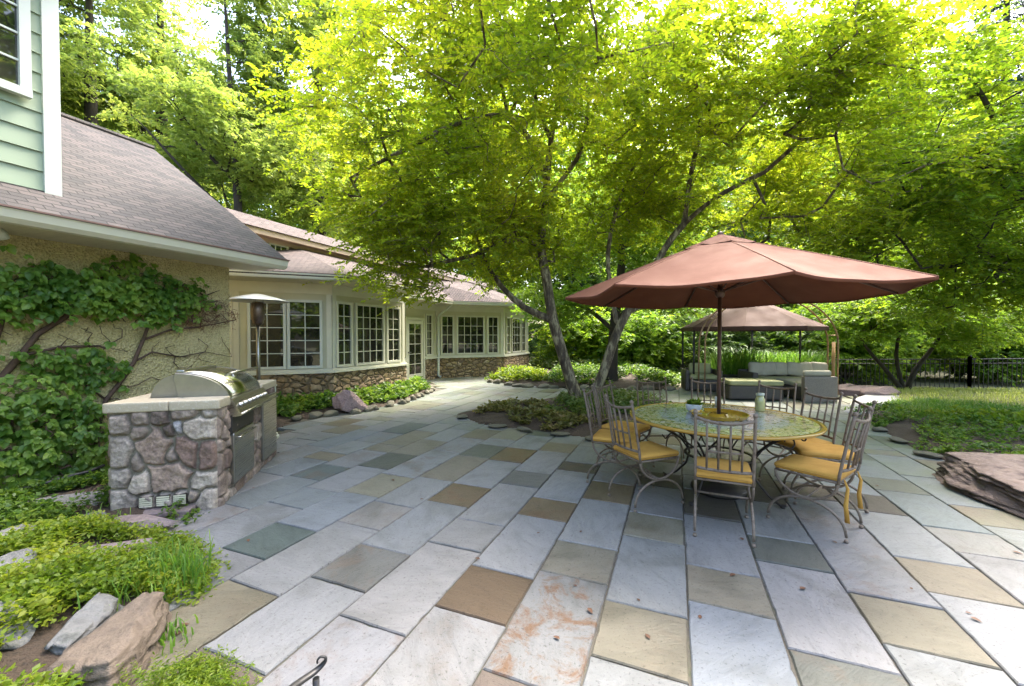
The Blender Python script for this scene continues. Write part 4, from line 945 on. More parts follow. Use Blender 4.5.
for x, y, l in ((-.17, -.03, .33), (.16, -.035, .30)): mb.tube([(x, y, .47), (x + .01, y - .02, .40), (x - .005, y - .012, .47 - l * .6), (x + .012, y - .02, .47 - l)], [.005, .012, .016, .018], 6, flat=.35)
mb.build('cushion_tie', M['yellow'], c)

# things on the table
def place(name, label, cat, x, y, z): return thing(name, label, cat, (x, y, z))
tr = place('tray', 'yellow glazed ring dish around the umbrella pole on the mosaic table', 'dish', TX, TY, .753)
for s_ in (0, 1):
    mb = MB(); a0 = R(100 + 180 * s_ + 4); rings = []
    for t in np.linspace(0, R(172), 22):
        a = a0 + t; ca, sa = math.cos(a), math.sin(a)
        rings.append([(r_ * ca, r_ * sa, z) for r_, z in ((.10, .002), (.25, .002), (.275, .038), (.265, .04), (.24, .012), (.11, .012), (.085, .038), (.078, .036))])
    mb.loft(rings, smooth=False); mb.build('dish_half', M['tray'], tr)
fp = place('potted_plant', 'small pale green succulent in a white pot on the table left of the umbrella pole', 'plant', TX - .12, TY + .30, .753)
mb = MB(); mb.lathe([(.05, 0), (.075, .02), (.085, .075), (.08, .08), (.07, .06), (.0, .055)], n=20); mb.build('pot', M['white_pot'], fp)
cj = place('candle_jar', 'pale yellow glass candle jar on the far right edge of the table', 'candle', TX + .60, TY + .30, .753)
mb = MB(); mb.lathe([(.04, 0), (.048, .01), (.048, .13), (.036, .15), (.036, .17)], n=18); mb.build('jar', M['glass_jar'], cj)
mb = MB(); mb.lathe([(.04, .171), (.042, .175), (.042, .195), (.0, .2)], n=18); mb.build('lid', M['white_trim'], cj)
gl = place('tumbler', 'small white tumbler at the far edge of the table', 'cup', TX + .32, TY + .66, .753)
mb = MB(); mb.lathe([(.0, 0), (.028, 0), (.034, .10), (.031, .10), (.026, .01), (0, .008)], n=18, cap=False); mb.build('cup', M['white_pot'], gl)

# ------------------------------------------------------------------ lounge corner: gazebo, sofa, ottoman, armchair, arbor
GX, GY = 7.08, 12.2; gb = gz(GX, GY)
gzb = thing('gazebo', 'brown octagonal garden canopy on thin dark posts over the wicker lounge set', 'gazebo', (GX, GY, gb))
V, Fc = thick(*canopy(1.9, 2.84, 1.93, R(12), sag=.02, nr=6, na=5))
cn2 = np_mesh('canopy', V, Fc, M['canopy_dark'], gzb, True)
va = MB()
for k in range(8):
    a1, a2 = R(12 + 45 * k), R(57 + 45 * k)
    p1, p2 = (1.9 * math.cos(a1), 1.9 * math.sin(a1)), (1.9 * math.cos(a2), 1.9 * math.sin(a2))
    va.wbox(p2, p1, 0, math.dist(p1, p2), -.006, .0, 1.82, 1.925)
va.build('valance', M['canopy_dark'], cn2)
for k in (1, 3, 5, 7):
    
    a = {1: R(57), 3: R(147), 5: R(192), 7: R(12)}[k]
    mb = MB(); mb.tube([(1.85 * math.cos(a), 1.85 * math.sin(a), 0), (1.85 * math.cos(a), 1.85 * math.sin(a), 1.93)], .03, 8); mb.build('post', M['black_iron'], gzb)

def wick(name, label, cat, x, y, rz_): return thing(name, label, cat, (x, y, gz(x, y)), rz_)
# sofa: long back seen across the picture, arm block at its right end
sf = wick('wicker_sofa', 'L-shaped grey wicker sofa with beige back pillows under the brown canopy', 'sofa', 7.4, 10.6, R(-3))
mb = MB(); mb.rbox(-.75, 1.25, .40, 1.10, .04, .34, .02); mb.rbox(-.36, .36, -.78, .398, .04, .34, .02); mb.build('base', M['wicker'], sf)
mb = MB(); mb.rbox(-.90, 1.40, 1.103, 1.22, .02, .64, .02); mb.build('backrest', M['wicker'], sf)
mb = MB(); mb.rbox(-.38, .38, -.93, -.783, .02, .63, .02); mb.build('armrest', M['wicker_grey'], sf)
mb = MB(); mb.rbox(-.90, -.753, .38, 1.10, .02, .60, .02); mb.build('armrest', M['wicker'], sf)
mb = MB(); mb.rbox(-.74, 1.24, .38, .95, .345, .46, .04, puff=.08); mb.build('seat_cushion', M['olive_cloth'], sf)
mb = MB(); mb.rbox(-.35, .37, -.775, .375, .345, .46, .04, puff=.08); mb.build('seat_cushion', M['sofa_cloth'], sf)
for k in range(6):
    mb = MB(); w_ = .20 + .02 * (k % 2); mb.rbox(-w_, w_, -.085, .085, -.03, .36, .075); o = mb.build('back_pillow', M['sofa_cloth'], sf); o.location = (-.52 + k * .345, .93 + .02 * (k % 3), .50); o.rotation_euler = (R(-13), R([4, -6, 3, 8, -5, 5][k]), R([8, -5, 4, -9, 6, -12][k]))
mb = MB(); mb.tube([(-.36, -.84, .70), (-.33, -.84, .70), (.25, -.82, .70), (.28, -.82, .70)], [.03, .075, .075, .03], 14); mb.build('bolster', M['sofa_cloth'], sf)
ot = wick('wicker_ottoman', 'low dark wicker ottoman with an olive cushion in front of the wicker sofa', 'ottoman', *D(750, 380, 10.2)[:2], R(-6))
mb = MB(); mb.rbox(-.62, .62, -.34, .34, .03, .36, .02); mb.build('base', M['wicker'], ot)
mb = MB(); mb.rbox(-.61, .63, -.35, .35, .365, .49, .04, puff=.1); mb.build('cushion', M['olive_cloth'], ot)
for name, label, px, Y, w_ in (('wicker_armchair', 'black wicker armchair with an olive cushion left of the umbrella pole', 701, 11.9, .38),):
    ac = wick(name, label, 'armchair', *D(px, 380, Y)[:2], R(-14))
    mb = MB(); mb.rbox(-w_, w_, -.4, .4, .03, .34, .02); mb.build('base', M['wicker'], ac)
    for sx in (-1, 1): mb = MB(); mb.rbox(sx * (w_ + .055) - .053, sx * (w_ + .055) + .053, -.42, .42, .02, .60, .02); mb.build('armrest', M['wicker'], ac)
    mb = MB(); mb.rbox(-w_, w_, .30, .42, .345, .62, .02); mb.build('backrest', M['wicker'], ac)
    mb = MB(); mb.rbox(-w_ + .01, w_ - .01, -.42, .29, .345, .47, .04, puff=.1); mb.build('cushion', M['olive_cloth'], ac)
    mb = MB(); mb.rbox(-.3, .3, -.07, .07, -.02, .3, .06); o = mb.build('pillow', M['olive_cloth'], ac); o.location = (0, .2, .48); o.rotation_euler = (R(-14), 0, 0)
ct = wick('coffee_table', 'low black wicker coffee table between the armchair and the sofa', 'table', *D(737, 390, 12.4)[:2], R(-6))
mb = MB(); mb.rbox(-.47, .47, -.25, .25, .03, .44, .02); mb.build('base', M['wicker'], ct); mb = MB(); mb.rbox(-.5, .5, -.28, .28, .442, .47, .01); mb.build('tabletop', M['dark'], ct)
# arbor of bent copper tube
ax = D(833, 340, 11.3); aw = D(702, 340, 11.3)
ar = thing('arbor', 'bent copper-tube garden arch with a tan right leg beyond the wicker sofa', 'arch', ((ax.x + aw.x) / 2, 11.3, gz(ax.x, 11.3)), 0)
hw = (ax.x - aw.x) / 2
for dy in (-.18, .18):
    mb = MB(); pts = [(hw, dy, 0), (hw, dy, 1.2)] + [(hw * math.cos(R(t)), dy, 1.45 + 1.35 * math.sin(R(t))) for t in range(0, 181, 8)] + [(-hw, dy, 1.2), (-hw, dy, 0)]
    mb.tube(pts, .022, 8); mb.build('hoop', M['copper'], ar)
mb = MB(); mb.tube([(hw + .02, 0, 0), (hw + .02, 0, 1.5)], .04, 10); mb.build('post', M['bamboo'], ar)
mb = MB()
for t in range(10, 175, 20): mb.tube([(hw * math.cos(R(t)), -.18, 1.45 + 1.35 * math.sin(R(t))), (hw * math.cos(R(t)), .18, 1.45 + 1.35 * math.sin(R(t)))], .01, 6)
mb.build('rung', M['copper'], ar)

# ------------------------------------------------------------------ iron fences
def fence(label, pts, h, gap, npost):
    o = thing('iron_fence', label, 'fence', (*pts[0], gz(*pts[0])))
    P0 = Vector((*pts[0], gz(*pts[0]))); segs = []
    pk = MB(); rl = MB(); tot = 0
    for a, b in zip(pts[:-1], pts[1:]):
        a, b = Vector((*a, gz(*a))), Vector((*b, gz(*b))); n = max(1, int((b - a).length / gap)); e = (b - a)
        for i in range(n): p = a + e * (i / n) - P0; pk.box(p.x - .008, p.x + .008, p.y - .008, p.y + .008, p.z + .06, p.z + h + .02)
        for z in (.14, h - .14, h): rl.tube([a - P0 + Vector((0, 0, z)), b - P0 + Vector((0, 0, z))], .016, 4, smooth=False)
        m = max(1, round((b - a).length / npost))
        for i in range(m + 1 if b is not a else m):
            p = a + e * (i / m) - P0; q = MB(); q.box(p.x - .035, p.x + .035, p.y - .035, p.y + .035, p.z - .05, p.z + h + .06); q.lathe([(.03, h + .061), (.045, h + .08), (.03, h + .12), (0, h + .14)], c=(p.x, p.y, p.z), n=8)
            q.build('post', M['black_iron'], o)
    pk.build('pickets', M['black_iron'], o); rl.build('rail', M['black_iron'], o)
fence('black iron picket fence at the back of the meadow on the right', [(11.2, 14.6), (14.6, 13.0), (19.5, 11.6)], 1.10, .115, 3.5)
fence('black iron picket fence behind the far planting bed and tree trunks', [(-.2, 23.2), (11, 22.6)], 1.05, .12, 3.0)

# iron rail with a curled end close to the camera
hk = thing('handrail', 'black iron handrail end with a curled scroll at the bottom of the patio', 'handrail', (*D(318, 683, 1.32)[:2], 0))
hp = Vector(hk.location)
def hkp(px, py, Y): return D(px, py, Y) - hp
mb = MB(); pts = [hkp(240, 735, 1.12), hkp(282, 696, 1.22), hkp(300, 682, 1.28), hkp(313, 673, 1.32), hkp(321, 666, 1.34), hkp(325.5, 660.5, 1.345), hkp(325, 657, 1.345), hkp(320.5, 656.8, 1.34), hkp(317.3, 660.5, 1.335), hkp(317.6, 663.5, 1.335)]
RR = [.013, .013, .013, .012, .010, .008, .0065, .0055, .0045, .0035]; cm = catmull(pts, .004); mb.tube([q for q, t in cm], [RR[min(9, int(t))] + (RR[min(9, int(t) + 1)] - RR[min(9, int(t))]) * (t % 1) for q, t in cm], 8, flat=.7); mb.build('rail', M['black_iron'], hk)
mb = MB(); q = hkp(316, 676, 1.32); mb.tube([(q.x, q.y, -hp.z), (q.x, q.y, q.z - .008)], .011, 8); mb.build('post', M['black_iron'], hk)

# ------------------------------------------------------------------ rocks
def rock_mesh(seed, boxy=3.0, cuts=9, rough=.06, strata=0., sub=5, cutd=(.62, .9)):
    rnd = random.Random(seed); bm = bmesh.new(); bmesh.ops.create_icosphere(bm, subdivisions=sub, radius=1)
    pl = []
    for _ in range(cuts):
        n = Vector((rnd.uniform(-1, 1), rnd.uniform(-1, 1), rnd.uniform(-.8, .8))).normalized(); pl.append((n, rnd.uniform(*cutd)))
    for v in bm.verts:
        p = v.co.normalized(); k = (abs(p.x) ** boxy + abs(p.y) ** boxy + abs(p.z) ** boxy) ** (1 / boxy); p = p / k
        for n, d in pl:
            e = p.dot(n) - d
            if e > 0: p = p - n * e
        nn = mnoise.fractal(p * 1.7 + Vector((seed, 0, 0)), 1, 2, 5)
        p = p * (1 + rough * nn)
        if strata:
            zz = p.z * 5 + mnoise.noise(p * 1.5) * 1.2; s = (zz - math.floor(zz)); rr = 1 + strata * ((1 - s) - .5) * (1 - abs(p.z) ** 4)
            p.x *= rr; p.y *= rr
        v.co = p
    me = bpy.data.meshes.new('rock'); bm.to_mesh(me); bm.free()
    me.polygons.foreach_set('use_smooth', [True] * len(me.polygons)); return me
def rock(name, label, cat, loc, size, rot, m, seed, group=None, **k):
    me = rock_mesh(seed, **k); me.transform(Matrix.Diagonal((size[0] / 2, size[1] / 2, size[2] / 2, 1)))
    o = link_mesh(name, me, M[m] if isinstance(m, str) else m); o.location = loc; o.rotation_euler = rot
    return tag(o, label, cat, group)
GRP = 'rocks in the bed beside the grill island'
def slab_rock(name, label, cat, outline, h, m, seed, group=None, layers=7, batter=.05, step_=.03, tilt=(0, 0), rough=.02, z0=-.03, npt=150):
    c = np.mean(np.array([q[:2] for q in outline]), 0); P = [Vector((q[0] - c[0], q[1] - c[1], 0)) for q in outline]; n0 = len(P); pts = []
    seg = [(P[i], P[(i + 1) % n0]) for i in range(n0)]; tot = sum((b - a).length for a, b in seg)
    for a, b in seg:
        k = max(2, int(npt * (b - a).length / tot))
        for i in range(k): pts.append(a.lerp(b, i / k))
    pts = [(pts[i - 1] + pts[i] * 2 + pts[(i + 1) % len(pts)]) / 4 for i in range(len(pts))]
    n = len(pts); rings = []; R0_ = max(p.length for p in pts)
    def zt(x, y): return h + tilt[0] * x + tilt[1] * y
    nl = layers * 4
    for k in range(nl + 1):
        t = k / nl; lay = t * layers + .35 * mnoise.noise(Vector((t * 3, seed, 0))); ring = []
        for i, p in enumerate(pts):
            lw = lay + .9 * mnoise.noise(Vector((p.x * 2.2, p.y * 2.2, seed))); li = math.floor(lw); fr_ = lw - li
            o = mnoise.noise(Vector((p.x * 1.8, p.y * 1.8, li * 5.3 + seed))) * step_ * 1.6 - step_ * .7 * fr_ ** 3 + mnoise.noise(Vector((p.x * 14, p.y * 14, t * 6 + seed))) * rough * .6
            if k == nl: o -= .012
            r_ = 1 + (o - batter * t) / max(.15, p.length); q = p * r_; ring.append((q.x, q.y, z0 + (zt(q.x, q.y) - z0) * t))
        rings.append(ring)
    for k in range(1, 15):
        s_ = 1 - k / 14.5; ring = []
        for (x, y, z) in rings[nl]: 
            X_, Y_ = x * s_, y * s_; ring.append((X_, Y_, zt(X_, Y_) + rough * (1.2 * mnoise.fractal(Vector((X_ * 3, Y_ * 3, seed)), 1, 2, 5)) * min(1, (1 - s_) * 5) + .006 * min(1, (1 - s_) * 8)))
        rings.append(ring)
    mb = MB(); mb.loft(rings, True, True); o = mb.build(name, M[m]); o.location = (c[0], c[1], 0); return tag(o, label, cat, group)
slab_rock('slab_rock', 'long brown wedge-shaped slab rock at the bottom left, tilted along the patio edge', 'rock', [G(172, 614), G(168, 640), G(140, 684), G(108, 715), G(20, 716), G(44, 680), G(100, 640), G(150, 608)], .15, 'rock_brown', 3, GRP, tilt=(.16, .04), layers=4)
slab_rock('slab_rock', 'grey-green tilted slab rock just behind the long brown wedge', 'rock', [G(128, 612), G(120, 630), G(60, 676), G(38, 672), G(72, 632), G(105, 610)], .12, 'rock_grey', 8, GRP, tilt=(-.1, .1), layers=4)
p = G(116, 560); rock('stepping_rock', 'flat mauve-grey rock between the grass tuft and the smaller flat rock', 'rock', (p.x, p.y, .06), (.62, .34, .13), (0, 0, R(12)), 'rock_mauve', 12, GRP, boxy=3.5, cuts=8)
p = G(142, 531); rock('stepping_rock', 'flat pinkish-grey rock in front of the stone island vents', 'rock', (p.x, p.y, .05), (.56, .26, .12), (0, 0, R(8)), 'rock_mauve', 15, GRP, boxy=3.5, cuts=8)
p = G(70, 507); rock('stepping_rock', 'wide flat grey rock by the wall under the vine, left of the island', 'rock', (p.x, p.y, .05), (.62, .42, .13), (0, R(4), R(20)), 'rock_grey', 19, GRP, boxy=4, cuts=8)
p = G(96, 526); rock('stepping_rock', 'small flat grey rock just before the wide one under the vine', 'rock', (p.x, p.y, .04), (.30, .22, .1), (0, 0, R(-10)), 'rock_grey', 22, GRP, boxy=4, cuts=8)
for px, py, s, lab, sd in ((6, 548, .34, 'grey rock at the left edge of the picture, the upper of the stack', 31), (2, 585, .34, 'grey rock at the left edge below the upper one, half under leaves', 33), (-2, 640, .3, 'dark grey rock at the left edge, lowest of the stack', 35), (50, 585, .22, 'small grey rock buried in the bright ground cover', 37)):
    p = G(px, py + 8); rock('rock', lab, 'rock', (p.x, p.y, .08), (s * 1.3, s, s * .6), (0, R(8), R(sd * 20)), 'rock_grey', sd, GRP, boxy=3, cuts=8)
slab_rock('flat_boulder', 'big flat-topped reddish-brown boulder lying on the right edge of the patio', 'boulder', [(4.78, 4.62), G(950, 487), G(975, 500), G(1000, 510), G(1030, 522), G(1090, 540), (6.2, 3.2), (6.6, 3.9), (5.8, 4.35), (5.2, 4.6)], .26, 'rock_red', 41, None, tilt=(.035, .04), layers=6, batter=.09, step_=.07, rough=.035, npt=260)
p = G(347, 414); rock('boulder', 'pink speckled boulder among the shrubs below the sunroom windows', 'boulder', (p.x, p.y + .15, .20), (.74, .5, .56), (R(8), R(24), R(30)), 'rock_pink', 47, None, boxy=2.6, cuts=14, rough=.16, cutd=(.55, .85))
for px, py, s, lab, sd in ((858, 388, (1.3, .7, .42), 'large pink-brown rock beside the sofa arm and the arch leg', 51), (882, 391, (.9, .6, .34), 'smaller pink-brown rock right of the large one beyond the sofa', 53), (846, 380, (.8, .5, .42), 'dark pink rock behind the large one beyond the sofa', 55)):
    p = G(px, py + 4); rock('boulder', lab, 'boulder', (p.x, p.y, gz(p.x, p.y) + .1), s, (R(3), R(-6), R(sd * 13)), 'rock_pink', sd, 'pink rocks beyond the sofa', boxy=3, cuts=9)
# edging stones
EDG = [rock_mesh(60 + i, boxy=3, cuts=8, sub=3) for i in range(4)]
for me in EDG: me.materials.append(M['edge_stone'])
def edging(poly_px, label, group, step=.3, s=.26, h=.16, seed=1):
    rnd = random.Random(seed); pts = [G(*q) for q in poly_px]
    for a, b in zip(pts[:-1], pts[1:]):
        n = max(1, int((b - a).length / step))
        for i in range(n):
            p = a.lerp(b, (i + rnd.uniform(.2, .8)) / n); o = bpy.data.objects.new('edging_stone', rnd.choice(EDG)); col.objects.link(o)
            w_ = s * rnd.uniform(.7, 1.25); o.scale = (w_ / 2, s * rnd.uniform(.5, .9) / 2, h * rnd.uniform(.7, 1.2) / 2); o.location = (p.x, p.y, gz(p.x, p.y) + .035)
            o.rotation_euler = (0, 0, math.atan2((b - a).y, (b - a).x) + rnd.uniform(-.4, .4)); tag(o, label, 'stone', group)
edging([(284, 425), (300, 419), (360, 413), (405, 403), (432, 392), (431, 385)], 'mossy edging stone along the shrub bed under the sunroom windows', 'edging stones of the sunroom bed', seed=2)
edging([(488, 382), (520, 387), (575, 389), (640, 390), (676, 390)], 'mossy edging stone along the far bed behind the tree', 'edging stones of the far bed', .38, .36, .2, seed=3)
edging([(455, 415), (478, 425), (515, 430), (545, 434), (570, 437), (605, 442), (640, 433)], 'low edging stone on the near side of the tree bed', 'edging stones of the tree bed', .62, .30, .06, seed=4)
edging([(848, 412), (868, 425), (905, 446), (940, 463)], 'low edging stone between the patio and the right-hand mulch bed', 'edging stones of the right bed', .55, .28, .07, seed=6)
edging([(505, 370), (540, 372), (575, 373), (610, 374)], 'low wall stone at the back of the far bed by the fence', 'low wall stones behind the far bed', .42, .4, .3, seed=8)

# ------------------------------------------------------------------ leaves
def norm(a): return a / np.maximum(1e-9, np.linalg.norm(a, axis=-1, keepdims=True))
def leaf_geo(P, Dv, Nv, Ln, wr=.5, simple=False, curl=.15):
    Dv = norm(Dv); S = norm(np.cross(Dv, Nv)); Nv = np.cross(S, Dv); Lc = Ln[:, None]; w = Lc * wr / 2; n = len(P)
    tip = P + Dv * Lc - Nv * Lc * curl
    if simple:
        m_ = P + Dv * Lc * .45
        V = np.stack([P, m_ + S * w + Nv * w * .35, tip, m_ - S * w + Nv * w * .35], 1).reshape(-1, 3)
        return V, np.arange(n * 4).reshape(-1, 4)
    a, b = P + Dv * Lc * .28, P + Dv * Lc * .66 - Nv * Lc * curl * .35
    V = np.stack([P, a + S * w + Nv * w * .3, b + S * w * .82 + Nv * w * .25, tip, b - S * w * .82 + Nv * w * .25, a - S * w + Nv * w * .3], 1).reshape(-1, 3)
    k = np.arange(n)[:, None] * 6
    return V, np.concatenate([k + [0, 1, 2, 3], k + [0, 3, 4, 5]])
def sprays(rg, T, O, ntw, nlf, tl, ll, flat=.35, droop=.25, wr=.5, simple=False, spread=.5, up=.55):
    K = len(T); n = K * ntw
    base = np.repeat(T, ntw, 0) + rg.normal(0, spread * tl, (n, 3)) * [1, 1, .5]
    d = np.repeat(norm(O), ntw, 0) * .7 + rg.normal(0, 1, (n, 3)) * [1, 1, flat]; d = norm(d)
    l = tl * rg.uniform(.6, 1.3, n)
    t = (np.arange(nlf) + .6) / nlf
    P = base[:, None] + d[:, None] * (l[:, None] * t)[..., None]; P[..., 2] -= droop * l[:, None] * t ** 2
    side = norm(np.cross(d, [0, 0, 1.0])); sg = np.where(np.arange(nlf) % 2 == 0, 1., -1.)
    Dl = d[:, None] * .55 + side[:, None] * sg[None, :, None] * .85 + rg.normal(0, .28, (n, nlf, 3)); Dl[..., 2] -= .22
    Nl = np.array([0, 0, 1.]) + rg.normal(0, up, (n, nlf, 3))
    Ln = ll * rg.uniform(.65, 1.25, (n, nlf))
    V, Fc = leaf_geo(P.reshape(-1, 3), Dl.reshape(-1, 3), Nl.reshape(-1, 3), Ln.ravel(), wr, simple)
    tw = (base, base + d * l[:, None] - np.array([0, 0, 1.]) * (droop * l)[:, None])
    return V, Fc, tw
def blob_targets(rg, blobs, n, hole=.0, hs=.5, shell=.45):
    vol = np.array([b[3] * b[4] * b[5] for b in blobs]) ** .8; cnt = rg.multinomial(int(n * 1.9), vol / vol.sum()); out = []
    for b, c in zip(blobs, cnt):
        q = norm(rg.normal(size=(c, 3))) * (rg.uniform(size=(c, 1)) ** shell); out.append(q * b[3:6] + b[0:3])
    T = np.concatenate(out)
    nz = np.array([mnoise.noise(Vector(p) * hs) for p in T]); T = T[nz > hole - .35 + .0]
    rg.shuffle(T); return T[:n]
def grow(rg, limbs, T, seg=.45, twr=.006, ex=.42, arch=.10, jit=.06, smax=14):
    pos = []; par = []; rad = []
    for li, lb in enumerate(limbs):
        pts = [q[:3] for q in lb]; rs_ = [q[3] for q in lb]
        prev = -1
        if li: d = np.linalg.norm(np.array(pos) - np.array(pts[0]), axis=1); prev = int(d.argmin())
        for j, (p, t) in enumerate(catmull(pts)):
            if li and j == 0: continue
            i0 = min(int(t), len(rs_) - 1); r_ = rs_[i0] + (rs_[min(i0 + 1, len(rs_) - 1)] - rs_[i0]) * (t - int(t))
            pos.append(tuple(p)); par.append(prev); rad.append(r_); prev = len(pos) - 1
    nl = len(pos); A = np.zeros((nl + len(T) * smax + 10, 3)); A[:nl] = pos; n = nl
    d0 = np.array([np.min(np.linalg.norm(A[:nl] - t, axis=1)) for t in T]); order = np.argsort(d0)
    ends = np.zeros(len(T), int)
    for ti in order:
        t = T[ti]; d = np.linalg.norm(A[:n] - t, axis=1) + .35 * np.maximum(0, A[:n, 2] - t[2]) ; j = int(d.argmin()); dist = float(np.linalg.norm(A[j] - t))
        m_ = min(smax - 1, max(1, int(dist / seg))); p0 = A[j].copy(); prev = j
        for k in range(1, m_ + 1):
            s = k / m_; q = p0 * (1 - s) + t * s
            if k < m_: q = q + rg.normal(0, jit * min(1, dist), 3) + np.array([0, 0, arch * dist * math.sin(math.pi * s)])
            A[n] = q; par.append(prev); rad.append(0.); prev = n; n += 1
        ends[ti] = prev
    par = np.array(par); load = np.zeros(n); load[ends] += 1
    for i in range(n - 1, -1, -1):
        if par[i] >= 0: load[par[i]] += load[i]
    r_ = np.maximum(np.array(rad), twr * np.maximum(load, .6) ** ex)
    for i in range(n):       # never thicker than the parent
        if par[i] >= 0: r_[i] = min(r_[i], r_[par[i]] * 1.0)
    kids = np.zeros(n, int)
    for i in range(n):
        if par[i] >= 0: kids[par[i]] += 1
    vis = np.zeros(n, bool); mb = MB()
    tips = [i for i in range(n) if kids[i] == 0]; tips.sort(key=lambda i: -r_[i])
    dep = np.zeros(n, int)
    for i in range(n):
        if par[i] >= 0: dep[i] = dep[par[i]] + 1
    tips.sort(key=lambda i: (-(i < nl), -dep[i]))
    for tp in tips:
        ch = []; i = tp
        while i >= 0 and not vis[i]: ch.append(i); vis[i] = True; i = par[i]
        rr = [r_[k] for k in ch]
        if i >= 0: ch.append(i); rr.append(min(r_[i], rr[-1] * 1.15))
        if len(ch) < 2: continue
        ch = ch[::-1]; rr = rr[::-1]
        mb.tube([A[k] for k in ch], rr, 10 if max(rr) > .05 else 5 if max(rr) > .012 else 3, cap=True)
    O = np.array([A[e] - A[par[e]] if par[e] >= 0 else (0, 0, 1) for e in ends]); return mb, O
def twig_tubes(mb, tw, r_=.0035):
    a, b = tw; m_ = len(a); d = norm(b - a); s = norm(np.cross(d, [0.1, 0.2, 1.])); u = np.cross(d, s); V = []
    for k in range(3):
        c = math.cos(2.094 * k), math.sin(2.094 * k); V.append(a + (s * c[0] + u * c[1]) * r_)
    for k in range(3):
        c = math.cos(2.094 * k), math.sin(2.094 * k); V.append(b + (s * c[0] + u * c[1]) * r_ * .4)
    V = np.stack(V, 1).reshape(-1, 3); k = np.arange(m_)[:, None] * 6
    Fc = np.concatenate([k + [0, 1, 4, 3], k + [1, 2, 5, 4], k + [2, 0, 3, 5]]); return V, Fc
def tree(name, label, cat, base, limbs, blobs, n, ntw, nlf, tl, ll, lm, bark, seed, group=None, simple=False, hole=.1, hs=.5, twr=.006, twigs=False, droop=.25, wr=.5, flat=.35, shell=.45, ex=.42, arch=.1):
    rg = np.random.default_rng(seed); o = thing(name, label, cat, base, 0, group); B = np.array(base)
    T = blob_targets(rg, blobs, n, hole, hs, shell); mb, O = grow(rg, limbs, T, twr=twr, ex=ex, arch=arch)
    O = O + (T - np.mean(T, 0)) * [.15, .15, 0]
    V, Fc, tw = sprays(rg, T, O, ntw, nlf, tl, ll, flat, droop, wr, simple)
    mb.build('trunk', M[bark], o, base)
    if twigs: v, f = twig_tubes(mb, tw); np_mesh('twigs', v - B, f, M[bark], o)
    np_mesh('crown', V - B, Fc, M[lm], o, smooth=False)
    return o
def LP(*pts): return [(*D(px, py, Y), r_) for px, py, Y, r_ in pts]

# main tree over the patio
b0 = G(582, 408)
main_limbs = [
    LP((581, 410, 9.25, .17), (577, 400, 9.25, .145), (566, 365, 9.2, .125), (553, 320, 9.2, .115), (546, 275, 9.2, .105), (541, 247, 9.2, .095), (545, 205, 9.0, .08), (548, 165, 8.8, .065), (556, 110, 8.4, .05), (572, 55, 7.9, .035), (585, 0, 7.4, .02)),
    LP((553, 320, 9.2, .09), (525, 308, 9.25, .075), (502, 287, 9.3, .06), (486, 262, 9.3, .045), (475, 232, 9.3, .03)),
    LP((541, 247, 9.2, .08), (528, 239, 9.1, .07), (505, 242, 8.9, .055), (478, 254, 8.6, .04), (440, 263, 8.2, .025)),
    LP((547, 180, 8.9, .06), (530, 140, 8.5, .055), (508, 117, 8.2, .052), (480, 118, 7.9, .045), (447, 127, 7.6, .038), (417, 144, 7.4, .03), (388, 158, 7.2, .024), (350, 178, 7.1, .015)),
    LP((508, 117, 8.2, .04), (496, 70, 7.7, .032), (468, 38, 7.2, .025), (430, 10, 6.6, .016)),
    LP((508, 117, 8.2, .035), (532, 70, 7.9, .03), (548, 20, 7.5, .018), (552, -30, 7.1, .012)),
    LP((550, 140, 8.6, .045), (540, 112, 8.3, .04), (528, 75, 7.8, .034), (508, 38, 7.2, .026), (490, -10, 6.5, .016)),
    LP((546, 200, 9.0, .06), (568, 172, 8.9, .052), (583, 144, 8.7, .046), (592, 79, 8.2, .036), (610, 22, 7.6, .024), (625, -30, 7.1, .015)),
    LP((585, 130, 8.6, .035), (600, 98, 8.4, .028), (630, 82, 8.2, .022), (665, 72, 8.0, .014)),
    LP((586, 408, 9.25, .12), (594, 396, 9.25, .115), (604, 370, 9.2, .11), (615, 338, 9.15, .10), (627, 313, 9.1, .09), (646, 285, 9.0, .08), (664, 250, 8.9, .07), (684, 224, 8.7, .055), (720, 195, 8.3, .04), (765, 172, 7.9, .025)),
    LP((618, 330, 9.15, .06), (612, 295, 9.3, .05), (608, 255, 9.4, .04), (618, 205, 9.4, .03), (645, 140, 9.2, .018)),
    LP((627, 313, 9.1, .05), (655, 300, 9.3, .045), (695, 278, 9.4, .035), (750, 250, 9.4, .02)),
    LP((684, 224, 8.7, .045), (690, 180, 8.6, .035), (700, 120, 8.4, .025), (690, 50, 8.0, .014)),
    LP((605, 60, 8.0, .028), (585, 20, 7.0, .024), (560, -30, 5.8, .018), (520, -60, 4.8, .01)),
]
main_blobs = [(-1.3, 7.9, 5.2, 2.6, 2.4, 2.2), (1.2, 8.0, 7.1, 3.6, 3.0, 1.8), (4.6, 9.0, 5.9, 3.2, 2.8, 1.9), (-2.15, 8.1, 3.35, 1.15, 1.3, 1.1), (.1, 9.8, 3.9, 1.9, 1.6, .9), (.2, 5.3, 5.6, 2.4, 1.2, .8), (6.7, 8.6, 4.8, 2.0, 2.0, 1.4), (4.9, 6.3, 5.9, 1.4, 1.2, .8), (3.0, 10.2, 4.6, 2.2, 1.4, .9), (-.3, 10.2, 3.2, .8, .7, .5), (-.7, 8.7, 3.8, 1.4, 1.3, .85)]
tree('shade_tree', 'spreading yellow-green tree with two mottled trunks rising from the bed amid the patio', 'tree', tuple(b0), main_limbs, main_blobs, 1380, 9, 16, .50, .084, 'leaf_main', 'bark', 21, twigs=True, hole=.25, hs=.75, shell=.36, flat=.2)
